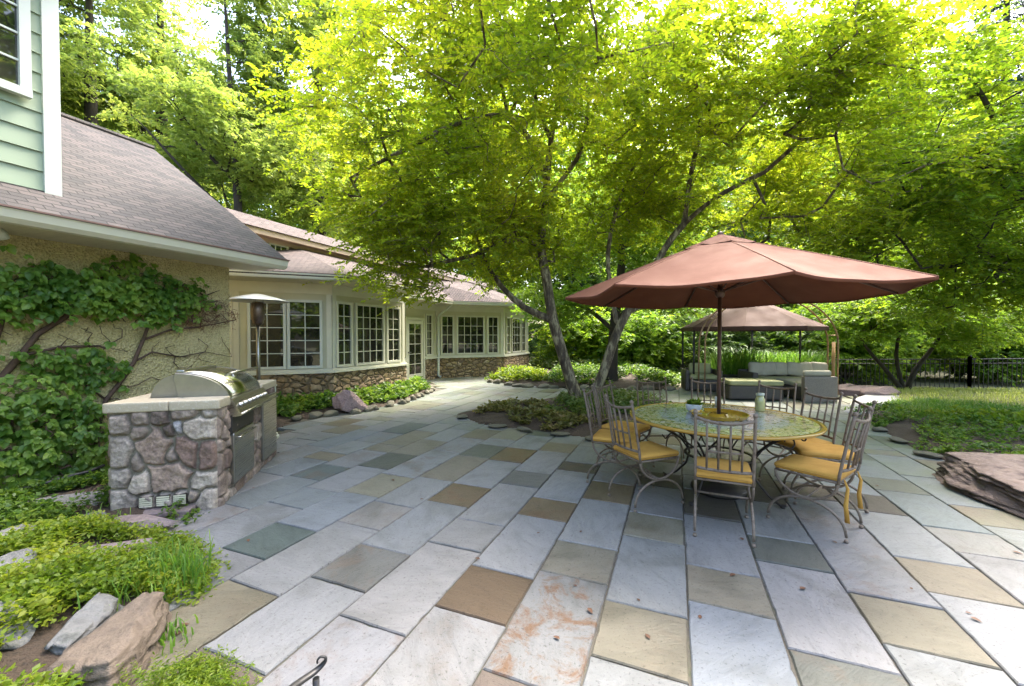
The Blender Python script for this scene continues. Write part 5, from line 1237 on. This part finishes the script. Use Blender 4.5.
# overhanging tree from the right, trunk beyond the picture
tree('shade_tree', 'fresh green tree reaching over the meadow at the right edge with layered drooping sprays', 'tree', (12.6, 9.2, gz(12.6, 9.2)),
     [[(12.6, 9.2, -.2, .2), (12.4, 9.1, 1.2, .17), (12.0, 9.0, 2.6, .14), (11.0, 8.6, 4.0, .09), (9.6, 8.2, 4.8, .05), (8.4, 7.8, 5.0, .03)], [(11.0, 8.6, 4.0, .08), (10.4, 8.6, 5.4, .06), (9.8, 8.6, 6.6, .04), (9.2, 8.6, 7.4, .02)], [(12.1, 9.0, 2.4, .1), (11.2, 8.9, 2.9, .07), (10.0, 8.8, 3.1, .04), (9.0, 8.6, 3.0, .02)], [(11.6, 8.8, 3.4, .08), (12.6, 8.4, 4.8, .05), (13.2, 8, 6, .03)]],
     [(10.6, 8.6, 4.2, 3.0, 2.6, 1.6), (12.5, 8.8, 5.2, 2.5, 2.5, 1.8), (10.2, 8.9, 2.7, 1.9, 1.6, .6), (8.7, 7.4, 4.9, 1.4, 1.5, .8), (8.2, 9.5, 3.6, 1.8, 1.6, 1.1), (9.4, 8.6, 7.0, 2.7, 2.0, 1.3)], 780, 8, 16, .5, .095, 'leaf_right', 'dark_bark', 33, hole=.1, hs=.6, flat=.25, twigs=True)
p = D(905, 386, 12.6)
tree('small_tree', 'small multi-stemmed green tree in front of the black picket fence on the right', 'tree', (p.x, p.y, gz(p.x, p.y)),
     [[(p.x, p.y, gz(p.x, p.y) - .1, .09), (p.x + .3, p.y, .5, .07), (p.x + .9, p.y, 1.3, .05), (p.x + 1.4, p.y, 2.2, .03)], [(p.x, p.y, gz(p.x, p.y), .08), (p.x - .5, p.y + .1, .5, .06), (p.x - 1.2, p.y, 1.2, .04), (p.x - 1.6, p.y, 1.9, .02)], [(p.x, p.y, gz(p.x, p.y), .06), (p.x - .1, p.y + .2, 1.0, .05), (p.x, p.y, 2.4, .03)]],
     [(p.x, p.y, 2.4, 2.8, 2.0, 1.0), (p.x + 1.8, p.y - .4, 1.9, 1.6, 1.5, .7), (p.x - 1.3, p.y + .2, 2.0, 1.0, 1.1, .6)], 240, 8, 14, .45, .105, 'leaf_mid', 'dark_bark', 35, flat=.25)
p = G(612, 384)
tree('shade_tree', 'dark-trunked green tree standing behind the mottled trunks at the far bed', 'tree', (p.x, p.y, 0),
     [[(p.x, p.y, -.1, .22), (p.x, p.y, .8, .18), (p.x + .1, p.y, 2.2, .16), (p.x + .3, p.y, 4.2, .12), (p.x + .2, p.y + .3, 6.5, .07)], [(p.x + .1, p.y, 2.0, .1), (p.x + 1.1, p.y - .2, 3.0, .07), (p.x + 2.4, p.y - .3, 3.4, .04)], [(p.x + .1, p.y, 1.7, .08), (p.x - .9, p.y, 2.5, .06), (p.x - 2.0, p.y, 2.7, .03)]],
     [(p.x + .4, p.y + .4, 5.2, 3.0, 2.4, 2.2), (p.x + 1.8, p.y, 3.2, 2.0, 1.8, .9), (p.x - 1.6, p.y, 2.7, 1.5, 1.3, .6)], 420, 8, 14, .5, .11, 'leaf_mid', 'dark_bark', 37, flat=.3)

# tall trees behind the house and the woods behind the garden
def back_tree(name, label, px, Y, h, r_, lm, seed, n=120, zlo=.25, ll=.22, group=None, lean=0., nb=5, hole=.12, flat=.5, tr=None):
    p = D(px, 336, Y); x, y = p.x, Y; rnd = random.Random(seed); z0 = gz(x, y)
    tr = tr or h * .017; lim = [[(x, y, z0 - .2, tr * 1.3), (x + lean * .2, y, z0 + h * .2, tr), (x + lean * .5, y, z0 + h * .5, tr * .75), (x + lean * .85, y, z0 + h * .8, tr * .35), (x + lean, y, z0 + h * .98, tr * .06)]]
    for k in range(4):
        a = rnd.uniform(0, 6.28); zz = h * rnd.uniform(.22, .55); t = zz / h; q = (x + lean * t, y, z0 + zz)
        lim.append([(*q, tr * .5), (q[0] + math.cos(a) * r_ * .4, y + math.sin(a) * r_ * .4, q[2] + h * .1, tr * .35), (q[0] + math.cos(a) * r_ * .75, y + math.sin(a) * r_ * .75, q[2] + h * .2, tr * .18)])
    bl = []
    for k in range(nb):
        t = (k + .5) / nb; zc = h * (zlo + (1 - zlo) * t); w_ = r_ * (1.05 - .55 * abs(t - .4) * 1.6); a = rnd.uniform(0, 6.28)
        bl.append((x + lean * zc / h + math.cos(a) * r_ * .25, y + math.sin(a) * r_ * .2, z0 + zc, w_ * rnd.uniform(.75, 1.1), w_ * .8, h * (1 - zlo) / nb * rnd.uniform(.6, .9)))
    return tree(name, label, 'tree', (x, y, z0), lim, bl, int(n * 2.0), 8, 14, ll * 3.2, ll * .85, lm, 'dark_bark', seed, group, simple=True, hole=hole, hs=.32, twr=.012, flat=flat, wr=.6)
GW = 'tall trees behind the house'
back_tree('tall_tree', 'tall leafy tree behind the house roof with a forked dark trunk above the shingles', 247, 21, 21, 5.0, 'leaf_far', 41, 200, .34, .24, GW, lean=-1.0, tr=.22, hole=.38)
back_tree('tall_tree', 'tall pale green tree behind the house, directly right of the sage corner board', 95, 23, 25, 5.6, 'leaf_far', 42, 210, .22, .26, GW, hole=.34)
back_tree('tall_tree', 'tall tree behind the house, in the gap between the roof ridge and the forked trunk', 165, 27, 28, 6, 'leaf_far', 43, 210, .2, .28, GW, hole=.34)
back_tree('tall_tree', 'tall bluish-green tree right of the forked trunk, half behind the yellow-green crown', 320, 27, 28, 6, 'leaf_far', 44, 210, .2, .28, GW, hole=.34)
back_tree('tall_tree', 'tall tree at the far left, hidden behind the sage siding', 10, 26, 18, 5, 'leaf_far', 45, 150, .2, .28, GW)
GB = 'woodland trees behind the fence'; LB = 'leafy tree of the woods behind the garden fence'
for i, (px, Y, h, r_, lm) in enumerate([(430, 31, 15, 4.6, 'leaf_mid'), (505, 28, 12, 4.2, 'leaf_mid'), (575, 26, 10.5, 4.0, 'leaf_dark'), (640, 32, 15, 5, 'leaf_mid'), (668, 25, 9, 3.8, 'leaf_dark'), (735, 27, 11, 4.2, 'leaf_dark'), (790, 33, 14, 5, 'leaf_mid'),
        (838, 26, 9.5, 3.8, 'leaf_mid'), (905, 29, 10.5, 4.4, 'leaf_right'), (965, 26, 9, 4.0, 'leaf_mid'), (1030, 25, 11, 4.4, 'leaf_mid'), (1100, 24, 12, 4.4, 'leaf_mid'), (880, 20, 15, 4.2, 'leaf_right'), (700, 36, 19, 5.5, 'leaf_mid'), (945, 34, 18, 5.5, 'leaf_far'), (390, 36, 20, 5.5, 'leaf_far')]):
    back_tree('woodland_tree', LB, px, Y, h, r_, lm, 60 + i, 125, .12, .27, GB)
GN = 'garden trees on the near side'
for i, (x, y, h, r_) in enumerate([(-9, -18, 8, 5), (0, -22, 9, 5.5), (9, -20, 8, 5), (20, -8, 9, 5), (19, 1.5, 19, 5), (-17, -20, 9, 5.5)]):
    bl = [(x, y, h * t, r_ * (1.1 - abs(t - .45)), r_ * .9 * (1.1 - abs(t - .45)), h * .17) for t in (.25, .42, .6, .78)]
    tree('woodland_tree', 'leafy tree on the near side of the garden behind the viewpoint', 'tree', (x, y, 0), [[(x, y, -.2, .2), (x, y, h * .4, .15), (x, y, h * .8, .05)]], bl, 150, 6, 9, 1.1, .5, 'leaf_mid', 'dark_bark', 120 + i, GN, simple=True, hs=.3, twr=.012, flat=.5, wr=.7)
# conifer top right
rg = np.random.default_rng(5); p = D(1000, 336, 19); cz = gz(p.x, 19)
cf = thing('conifer', 'tall blue-green conifer with drooping boughs in the upper right corner', 'tree', (p.x, 19, cz))
mb = MB(); mb.tube([(0, 0, -.2), (0, 0, 10), (0, 0, 22)], [.3, .2, .04], 10); T = []; O = []
for k in range(170):
    z = rg.uniform(5.5, 21.5); a = rg.uniform(0, 6.28); l = (22.5 - z) * .24 + .5; d = np.array([math.cos(a), math.sin(a), 0])
    pts = [d * l * t + [0, 0, z - .30 * l * t ** 1.6] for t in np.linspace(0, 1, 5)]; mb.tube(pts, [.03, .025, .02, .012, .005], 4)
    for t in np.linspace(.25, 1, int(3 + l * 2.2)): T.append(d * l * t + [0, 0, z - .3 * l * t ** 1.6]); O.append(d + [0, 0, -.4])
V, Fc, tw = sprays(rg, np.array(T), np.array(O), 3, 9, .5, .2, .3, .5, .28, True, .3)
mb.build('trunk', M['dark_bark'], cf); np_mesh('crown', V, Fc, M['leaf_blue'], cf)
# understorey shrubs
GS = 'understorey shrubs behind the far bed'
for i, (px, Y, h, r_, lm, lab) in enumerate([(578, 19.5, 3.0, 1.7, 'leaf_right', 'light green layered shrub between the sunroom corner and the mottled trunks'), (640, 18.5, 2.7, 1.8, 'leaf_mid', 'green layered shrub just right of the dark tree trunk'),
        (700, 19, 3.3, 2.2, 'leaf_dark', 'dark shrub behind the canopy, left of the umbrella pole'), (775, 18.5, 3.2, 2.4, 'leaf_dark', 'dark shrub behind the bright grasses'), (845, 17, 3.4, 2.2, 'leaf_mid', 'green shrub behind the copper arch leg'),
        (880, 19.5, 3.4, 2.4, 'leaf_right', 'light green shrub behind the left end of the picket fence'), (960, 18.5, 3.2, 2.6, 'leaf_right', 'light green shrub behind the middle of the picket fence'), (1035, 17, 3.0, 2.2, 'leaf_mid', 'green shrub behind the right end of the picket fence'),
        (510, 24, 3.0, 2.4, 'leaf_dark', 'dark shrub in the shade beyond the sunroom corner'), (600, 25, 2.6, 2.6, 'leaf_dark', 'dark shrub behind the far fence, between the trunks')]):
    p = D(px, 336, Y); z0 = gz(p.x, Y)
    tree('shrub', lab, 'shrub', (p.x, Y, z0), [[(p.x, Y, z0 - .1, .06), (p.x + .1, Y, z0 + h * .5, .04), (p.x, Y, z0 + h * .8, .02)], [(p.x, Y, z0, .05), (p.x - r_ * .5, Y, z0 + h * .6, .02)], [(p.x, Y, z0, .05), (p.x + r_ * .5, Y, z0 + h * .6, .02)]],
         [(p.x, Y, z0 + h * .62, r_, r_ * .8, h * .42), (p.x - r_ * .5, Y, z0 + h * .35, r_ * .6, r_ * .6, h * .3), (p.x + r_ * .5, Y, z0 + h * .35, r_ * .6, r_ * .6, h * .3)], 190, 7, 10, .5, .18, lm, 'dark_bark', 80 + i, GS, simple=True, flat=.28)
# far woods closing the view
rg = np.random.default_rng(77); n = 13000
X = rg.uniform(-75, 85, n); Yv = rg.uniform(40, 56, n); top = 27 + 6 * np.array([mnoise.noise(Vector((x * .13, 0, 2))) for x in X]); Z = top * rg.uniform(0, 1, n) ** .8
V, Fc, _ = sprays(rg, np.c_[X, Yv, Z], rg.normal(size=(n, 3)), 3, 8, 1.5, .6, .6, .2, .65, True, .6)
tag(np_mesh('far_woods', V, Fc, M['leaf_mid']), kind='stuff', label='far-off dark woods seen between the trees', cat='woods')

# ------------------------------------------------------------------ ground cover, grass, shrubs
ROCKHOLES = [(G(116, 558), .36, .19), (G(142, 530), .34, .16), (G(70, 506), .36, .24), (G(96, 525), .18, .14), (G(105, 648), .38, .40), (G(75, 660), .36, .32), (G(3, 552), .25, .18), (G(0, 590), .24, .18)]
def cover(name, poly, n, hgt, ll, lm, label, cat, seed, zf=None, per=9, thr=-.2, ns=.9, wr=.6):
    rg = np.random.default_rng(seed); P = np.array(poly); out = []
    while sum(map(len, out)) < n:
        q = rg.uniform(P.min(0), P.max(0), (n * 2, 2)); q = q[inside(q, poly)]; nz = vnoise(q, ns, seed); k_ = nz > thr
        for h_, rx, ry in ROCKHOLES: k_ &= ((q[:, 0] - h_.x) / rx) ** 2 + ((q[:, 1] - h_.y) / ry) ** 2 > .85
        out.append(q[k_])
    q = np.concatenate(out)[:n]; z = zf(q) if zf else gzv(q); m_ = len(q)
    hh = hgt * rg.uniform(.3, 1, m_) * (.6 + .5 * np.clip(edge_dist(q, poly) / .3, 0, 1))
    a = rg.uniform(0, 6.28, (m_, per)); el = rg.uniform(-.1, .9, (m_, per)); Dv = np.stack([np.cos(a) * np.cos(el), np.sin(a) * np.cos(el), np.sin(el)], -1)
    C = np.stack([np.repeat(q[:, 0:1], per, 1), np.repeat(q[:, 1:2], per, 1), (z + 0)[:, None] + hh[:, None] * rg.uniform(.25, 1, (m_, per))], -1) + rg.normal(0, hgt * .18, (m_, per, 3)) * [1, 1, .4]
    Nv = np.array([0, 0, 1.]) + rg.normal(0, .45, (m_, per, 3))
    V, Fc = leaf_geo(C.reshape(-1, 3), Dv.reshape(-1, 3), Nv.reshape(-1, 3), ll * rg.uniform(.6, 1.3, m_ * per), wr, ll < .06)
    return tag(np_mesh(name, V, Fc, M[lm]), label, cat, None, 'stuff')
def blades(name, pts, zs, hgt, w_, lm, seed, per=1, parent=None, lean=.45, base=(0, 0, 0)):
    rg = np.random.default_rng(seed); q = np.repeat(np.c_[pts, zs], per, 0) + np.c_[rg.normal(0, .02, (len(pts) * per, 2)), np.zeros(len(pts) * per)]; m_ = len(q)
    a = rg.uniform(0, 6.28, m_); h = hgt * rg.uniform(.5, 1.15, m_); ln = lean * h * rg.uniform(.2, 1.3, m_); d = np.c_[np.cos(a), np.sin(a), np.zeros(m_)]; s = np.c_[-np.sin(a), np.cos(a), np.zeros(m_)] * w_ / 2
    up = np.array([0, 0, 1.]); p1 = q + d * (ln * .25)[:, None] + up * (h * .55)[:, None]; p2 = q + d * (ln * .65)[:, None] + up * (h * .9)[:, None]; p3 = q + d * (ln * 1.1)[:, None] + up * (h * .95)[:, None]
    V = np.stack([q - s, q + s, p1 + s * .9, p1 - s * .9, p2 + s * .6, p2 - s * .6, p3 + s * .1, p3 - s * .1], 1).reshape(-1, 3) - np.array(base); k = np.arange(m_)[:, None] * 8
    return np_mesh(name, V, np.concatenate([k + [0, 1, 2, 3], k + [3, 2, 4, 5], k + [5, 4, 6, 7]]), M[lm], parent)
zb = {k: v[1] for k, v in BEDS.items()}
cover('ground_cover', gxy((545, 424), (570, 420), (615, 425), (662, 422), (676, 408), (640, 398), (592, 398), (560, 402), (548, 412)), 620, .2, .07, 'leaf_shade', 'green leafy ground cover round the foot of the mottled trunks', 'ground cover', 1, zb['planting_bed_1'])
cover('ground_cover', gxy((462, 415), (485, 423), (540, 431), (600, 437), (640, 430), (600, 424), (556, 420), (545, 408), (510, 405)), 520, .12, .07, 'leaf_mottled', 'mottled brown-green plants in the left half of the tree bed', 'ground cover', 2, zb['planting_bed_1'], thr=-.02, ns=1.8)
cover('ground_cover', [q for q in gxy((284, 424), (300, 416), (360, 410), (402, 401), (428, 391), (420, 384))] + [(-3.3, 10.6), (-4.1, 9.0), (-5.7, 8.1)], 1200, .25, .085, 'leaf_cover', 'low green shrubs massed in the bed under the sunroom windows', 'shrubs', 3, zb['planting_bed_2'], thr=-.25)
cover('ground_cover', gxy((488, 381), (515, 384.5), (545, 384.5), (548, 379), (520, 376), (500, 377)), 420, .34, .10, 'leaf_bright', 'bright green mound of leaves at the corner of the sunroom', 'ground cover', 4, zb['planting_bed_3'], thr=-1)
cover('ground_cover', gxy((545, 386), (600, 387.5), (672, 388), (690, 378), (690, 369), (600, 369), (555, 374)), 1100, .32, .11, 'leaf_cover', 'low yellow-green planting in the far bed behind the trunks', 'ground cover', 5, zb['planting_bed_3'], thr=-.15)
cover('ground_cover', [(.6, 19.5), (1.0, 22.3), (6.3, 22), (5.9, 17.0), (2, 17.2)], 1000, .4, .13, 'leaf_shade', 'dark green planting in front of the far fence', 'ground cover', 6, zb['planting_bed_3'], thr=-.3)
lowleft = [(-1.75, 1.2), (-1.8, 2.3), (-1.95, 2.75), (-2.5, 3.15), (-3.2, 3.3), (-3.6, 3.0), (-3.6, 2.2), (-3.2, 1.3)]
cover('ground_cover', lowleft, 3000, .17, .034, 'leaf_bright', 'bright yellow-green ground cover between the rocks at the lower left', 'ground cover', 7, zb['planting_bed_4'], per=12, thr=-.5, ns=1.6)
cover('ground_cover', [(-2.6, 3.3), (-3.1, 4.1), (-4.3, 4.3), (-4.9, 3.6), (-4.2, 2.8), (-3.4, 2.9)], 900, .15, .045, 'leaf_cover', 'green weeds in the soil below the vine wall', 'ground cover', 8, zb['planting_bed_4'], per=9, thr=-.05, ns=1.6)
rg = np.random.default_rng(15)
def tuft(label, px, py, n, rad, hgt, seed, w_=.010, name='grass_tuft', lm='grass_blade', z=None, cat='grass', lean=.5):
    p = G(px, py); z = gz(p.x, p.y) if z is None else z; o = thing(name, label, cat, (p.x, p.y, z)); rg = np.random.default_rng(seed)
    q = np.array([p.x, p.y]) + rg.normal(0, rad, (n, 2)); blades('blades', q, np.full(n, z), hgt, w_, lm, seed, 1, o, lean, (p.x, p.y, z)); return o
tuft('bright grass tuft spilling over the patio edge beside the brown wedge rock', 158, 588, 420, .10, .20, 3, .008)
tuft('small green weed growing in the joint beside the brown wedge rock', 172, 640, 45, .03, .07, 4, .012)
tuft('low grass tuft behind the bright ground cover at the foot of the vine wall', 55, 545, 300, .16, .15, 6, .007)
p = G(188, 700); o = thing('dwarf_conifer', 'yellow-green feathery dwarf conifer at the bottom edge of the picture', 'shrub', (p.x, p.y, 0)); rg = np.random.default_rng(9)
T = np.c_[rg.normal(0, .095, 200), rg.normal(0, .06, 200), rg.uniform(0, .10, 200)]; V, Fc, _ = sprays(rg, T, np.c_[rg.normal(0, 1, (200, 2)), np.full(200, .8)], 3, 12, .07, .022, .5, .0, .3, True, .3, 1.)
np_mesh('foliage', V, Fc, M['leaf_bright'], o)
# ornamental grasses behind the sofa
for i, (px, Y, lab) in enumerate(((735, 13.3, 'bright ornamental grass clump behind the armchair, next to the umbrella pole'), (768, 13.5, 'bright ornamental grass clump in the middle behind the sofa cushions'), (803, 13.2, 'bright ornamental grass clump at the right end of the sofa'))):
    p = D(px, 336, Y); z = gz(p.x, Y); o = thing('ornamental_grass', lab, 'grass', (p.x, Y, z), group='ornamental grasses behind the sofa'); rg = np.random.default_rng(50 + i)
    blades('blades', np.array([p.x, Y]) + np.clip(rg.normal(0, .34, (900, 2)), -.6, .6), np.full(900, z), 1.3, .030, 'grass_blade', 60 + i, 1, o, .6, (p.x, Y, z))
# meadow on the right
def meadow_fill(n, poly, hgt, lm, label, seed, thr, w_=.012, name='grass'):
    rg = np.random.default_rng(seed); P = np.array(poly); q = rg.uniform(P.min(0), P.max(0), (n * 3, 2)); q = q[inside(q, poly)]; q = q[vnoise(q, .7, seed) > thr][:n]
    o = blades(name, q, zb['lawn'](q) - .02, hgt, w_, lm, seed, 2, None, .8); return tag(o, label, 'grass', None, 'stuff')
meadow_fill(9000, meadow, .14, 'lawn_blade', 'pale sunlit meadow grass before the picket fence', 21, -.5)
meadow_fill(7000, [(7.0, 8.6), (8.0, 6.7), (9.6, 5.7), (12.5, 5.0), (12.5, 6.6), (10.2, 8.0), (8.9, 9.4)], .16, 'grass_blade', 'bright green taller grass along the front of the meadow', 22, -.3)
cover('ground_cover', [(7.3, 8.3), (8.0, 6.7), (9.8, 5.6), (12, 5.0), (12, 5.9), (10, 6.6), (8.6, 7.6), (8.0, 8.8)], 600, .17, .08, 'leaf_bright', 'leafy green plants edging the meadow on the right', 'ground cover', 23, zb['lawn'], thr=-.1)
cover('ground_cover', right_bed, 2000, .11, .055, 'leaf_cover', 'sparse low weeds over brown mulch between the patio and the meadow', 'ground cover', 24, zb['planting_bed_5'], thr=-.12, ns=1.6)
# fallen leaves on the slabs
rg = random.Random(4); lm_ = None
for px, py in [(537, 534), (580, 533), (577, 587), (588, 609), (743, 541), (837, 544), (911, 590), (965, 613), (970, 618), (878, 487), (255, 488), (248, 540), (178, 628), (183, 632), (700, 620), (420, 500), (392, 480), (650, 640), (735, 575), (1012, 552), (560, 640), (480, 560), (640, 602), (800, 590)]:
    p = G(px, py)
    if lm_ is None:
        V, Fc = leaf_geo(np.zeros((1, 3)), np.array([[1., 0, 0]]), np.array([[0, 0, 1.]]), np.array([.05]), .5, False, .04); fo = np_mesh('fallen_leaf', V + [0, 0, .006], Fc, M['fallen'])
    else: fo = lm_.copy(); col.objects.link(fo)
    lm_ = fo; s = rg.uniform(.5, 1.1); fo.scale = (s, s, s); fo.location = (p.x, p.y, .002); fo.rotation_euler = (0, 0, rg.uniform(0, 6.28)); tag(fo, 'small dry brown leaf lying on the patio slabs', 'leaf', 'fallen leaves on the patio')
# succulent in the pot
rg = np.random.default_rng(2); a = rg.uniform(0, 6.28, 90); el = rg.uniform(.1, 1.4, 90); Dv = np.c_[np.cos(a) * np.cos(el), np.sin(a) * np.cos(el), np.sin(el)]
V, Fc = leaf_geo(np.c_[rg.normal(0, .025, (90, 2)), np.full(90, .06)], Dv, np.c_[rg.normal(0, .4, (90, 2)), np.ones(90)], rg.uniform(.05, .10, 90), .4); np_mesh('leaves', V, Fc, M['leaf_mid'], fp)

# ------------------------------------------------------------------ climbing vine on the stucco wall
WU = -6.09
def wp(px, py, off=.03):
    r_ = (px - CX) / F; Y = (WU + off) / (cT * r_ - sT); q = D(px, py, Y); u, v = to_uv(q); return (u, v, q.z)
v0 = wp(40, 480)[1]; vo = (WU, v0, 0)
vine = thing('climbing_vine', 'leafy climbing vine with woody stems spread over the yellow stucco wall', 'vine', (*to_xy(WU, v0), 0), -TH)
def vl(*pts): return [(*wp(px, py, o), r_) for px, py, o, r_ in pts]
limbs = [vl((-60, 470, .05, .035), (-30, 410, .05, .034), (0, 379, .05, .033), (20, 356, .05, .032), (37, 334, .06, .03), (64, 318, .06, .026), (84, 307, .06, .02), (120, 298, .06, .014), (160, 294, .05, .008)),
         vl((88, 486, .05, .020), (100, 420, .05, .018), (106, 400, .05, .017), (122, 380, .05, .016), (134, 362, .05, .015), (143, 340, .05, .013), (149, 324, .05, .012), (158, 300, .05, .009), (165, 285, .04, .006)),
         vl((134, 362, .04, .008), (152, 352, .04, .007), (180, 357, .03, .006), (205, 352, .03, .005), (232, 357, .03, .003)), vl((145, 335, .04, .008), (170, 330, .04, .006), (200, 327, .06, .005), (236, 320, .09, .003)),
         vl((158, 300, .04, .006), (185, 284, .04, .005), (205, 296, .04, .004), (220, 290, .04, .002)), vl((20, 356, .03, .008), (60, 347, .03, .006), (100, 346, .03, .004), (128, 352, .03, .003)), vl((106, 400, .03, .007), (85, 385, .03, .005), (40, 372, .03, .004)),
         vl((64, 318, .05, .014), (90, 285, .05, .009), (115, 268, .04, .006), (150, 275, .04, .004), (178, 280, .04, .003)), vl((-30, 410, .05, .012), (0, 330, .05, .01), (10, 290, .05, .007), (35, 265, .05, .004)), vl((-30, 420, .05, .012), (20, 410, .05, .01), (60, 400, .05, .008), (90, 410, .05, .004))]
rg = np.random.default_rng(31); T = []; leafy = []
for cx, cy, rx, ry, n, o0, o1, lf in [(20, 290, 45, 22, 60, .05, .28, 1), (75, 292, 50, 18, 75, .05, .26, 1), (125, 300, 35, 16, 46, .04, .22, 1), (165, 303, 32, 14, 44, .04, .16, 1), (190, 300, 26, 12, 22, .04, .12, 1), (118, 270, 20, 7, 14, .03, .10, 1), (150, 282, 20, 10, 12, .03, .1, 1),
        (60, 362, 45, 18, 22, .03, .12, 1), (95, 372, 28, 12, 18, .03, .1, 1), (30, 420, 55, 40, 62, .05, .30, 1), (70, 440, 38, 40, 48, .05, .30, 1), (20, 470, 40, 24, 34, .05, .35, 1), (85, 470, 22, 16, 22, .05, .25, 1), (0, 340, 30, 25, 14, .04, .2, 1),
        (205, 312, 30, 13, 60, .03, .16, 0), (190, 350, 40, 22, 30, .03, .05, 0), (120, 340, 35, 25, 30, .03, .05, 0), (60, 340, 40, 20, 20, .03, .05, 0), (150, 390, 40, 20, 18, .03, .05, 0)]:
    for _ in range(n):
        a = rg.uniform(0, 6.28); r_ = math.sqrt(rg.uniform()); q = wp(cx + rx * r_ * math.cos(a), cy + ry * r_ * math.sin(a), rg.uniform(o0, o1))
        if q[2] > .02 and q[2] < 2.5: T.append(q); leafy.append(lf)
T = np.array(T); leafy = np.array(leafy, bool)
mb, O = grow(rg, limbs, T, seg=.18, twr=.0032, ex=.38, arch=.04, jit=.05); mb.build('stem', M['vine_bark'], vine, vo)
K = T[leafy]; per = 5; K = K[rg.uniform(size=len(K)) < np.where((K[:, 2] > 1.35) & (K[:, 2] < 1.75), .45, .85)]; m_ = len(K) * per
C = np.repeat(K, per, 0) + rg.normal(0, 1, (m_, 3)) * [.05, .10, .07]; C[:, 0] = np.maximum(C[:, 0], WU + .03)
a = rg.normal(-1.57, .9, m_); Dm = np.c_[rg.uniform(.1, .6, m_), np.cos(a), np.sin(a) * .8]; Nn = np.c_[np.full(m_, .55), rg.normal(0, .35, m_), rg.uniform(.25, 1.1, m_)]
Ln = rg.uniform(.05, .10, m_); Dm = norm(Dm); S = norm(np.cross(Dm, Nn)); Vs = []; Fs = []; off = 0
for k, (an, sc) in enumerate(((0, 1.), (1.05, .78), (-1.05, .78))):
    V, Fc = leaf_geo(C, Dm * math.cos(an) + S * math.sin(an), Nn, Ln * sc, .78, False, .22); Vs.append(V - vo); Fs.append(Fc + off); off += len(V)
np_mesh('foliage', np.concatenate(Vs), np.concatenate(Fs), M['leaf_vine'], vine)
K = T[~leafy][:60]; V, Fc, tw = sprays(rg, K, rg.normal(size=(len(K), 3)) * [.3, 1, 1], 5, 4, .12, .022, 1., .2, .4, True, .6)
v, f = twig_tubes(MB(), tw, .0025); np_mesh('reddish_twigs', v - np.array(vo), f, M['red_twig'], vine); np_mesh('buds', V - vo, Fc, M['red_twig'], vine)
# hose on the soil
pts = [G(20, 502), G(45, 497), G(70, 491), G(90, 487), G(104, 482)]
hs = MB(); h0 = pts[0]; hs.tube([Vector((p.x - h0.x, p.y - h0.y, .12 + .015 * i)) for i, p in enumerate(pts)], .016, 8)
o = hs.build('hose', M['hose']); o.location = (h0.x, h0.y, 0); tag(o, 'thin black hose lying on the soil below the vine, left of the island', 'hose')

# ------------------------------------------------------------------ light
SUN_EL, SUN_AZ = 60, 38          # azimuth clockwise from +Y
w = bpy.data.worlds.new('World'); scene.world = w; w.use_nodes = True; nt = w.node_tree; nt.nodes.clear()
out = N(nt, 'ShaderNodeOutputWorld'); bg = N(nt, 'ShaderNodeBackground'); sky = N(nt, 'ShaderNodeTexSky'); sky.sky_type = 'NISHITA'; sky.sun_disc = False
sky.sun_elevation = R(SUN_EL); sky.sun_rotation = R(SUN_AZ); sky.air_density = 1.0; sky.dust_density = 5.0; sky.ozone_density = 1.0
bg.inputs['Strength'].default_value = .15; L(nt, sky.outputs[0], bg.inputs[0]); L(nt, bg.outputs[0], out.inputs[0])
sd_ = bpy.data.lights.new('sun', 'SUN'); sd_.energy = 1.5; sd_.angle = R(20); sd_.color = (1, .955, .88); so_ = bpy.data.objects.new('sun', sd_); col.objects.link(so_)
dv = Vector((math.sin(R(SUN_AZ)) * math.cos(R(SUN_EL)), math.cos(R(SUN_AZ)) * math.cos(R(SUN_EL)), math.sin(R(SUN_EL)))); so_.rotation_euler = dv.to_track_quat('Z', 'Y').to_euler()
vs = scene.view_settings; vs.view_transform = 'Standard'; vs.look = 'None'; vs.gamma = 1; vs.use_curve_mapping = False; vs.exposure = 2.95
scene.render.engine = 'CYCLES'; cy = scene.cycles; cy.max_bounces = 10; cy.diffuse_bounces = 6; cy.transmission_bounces = 8; cy.transparent_max_bounces = 8; cy.use_denoising = True
try: cy.denoiser = 'OPENIMAGEDENOISE'
except Exception: pass
cy.sample_clamp_indirect = 6
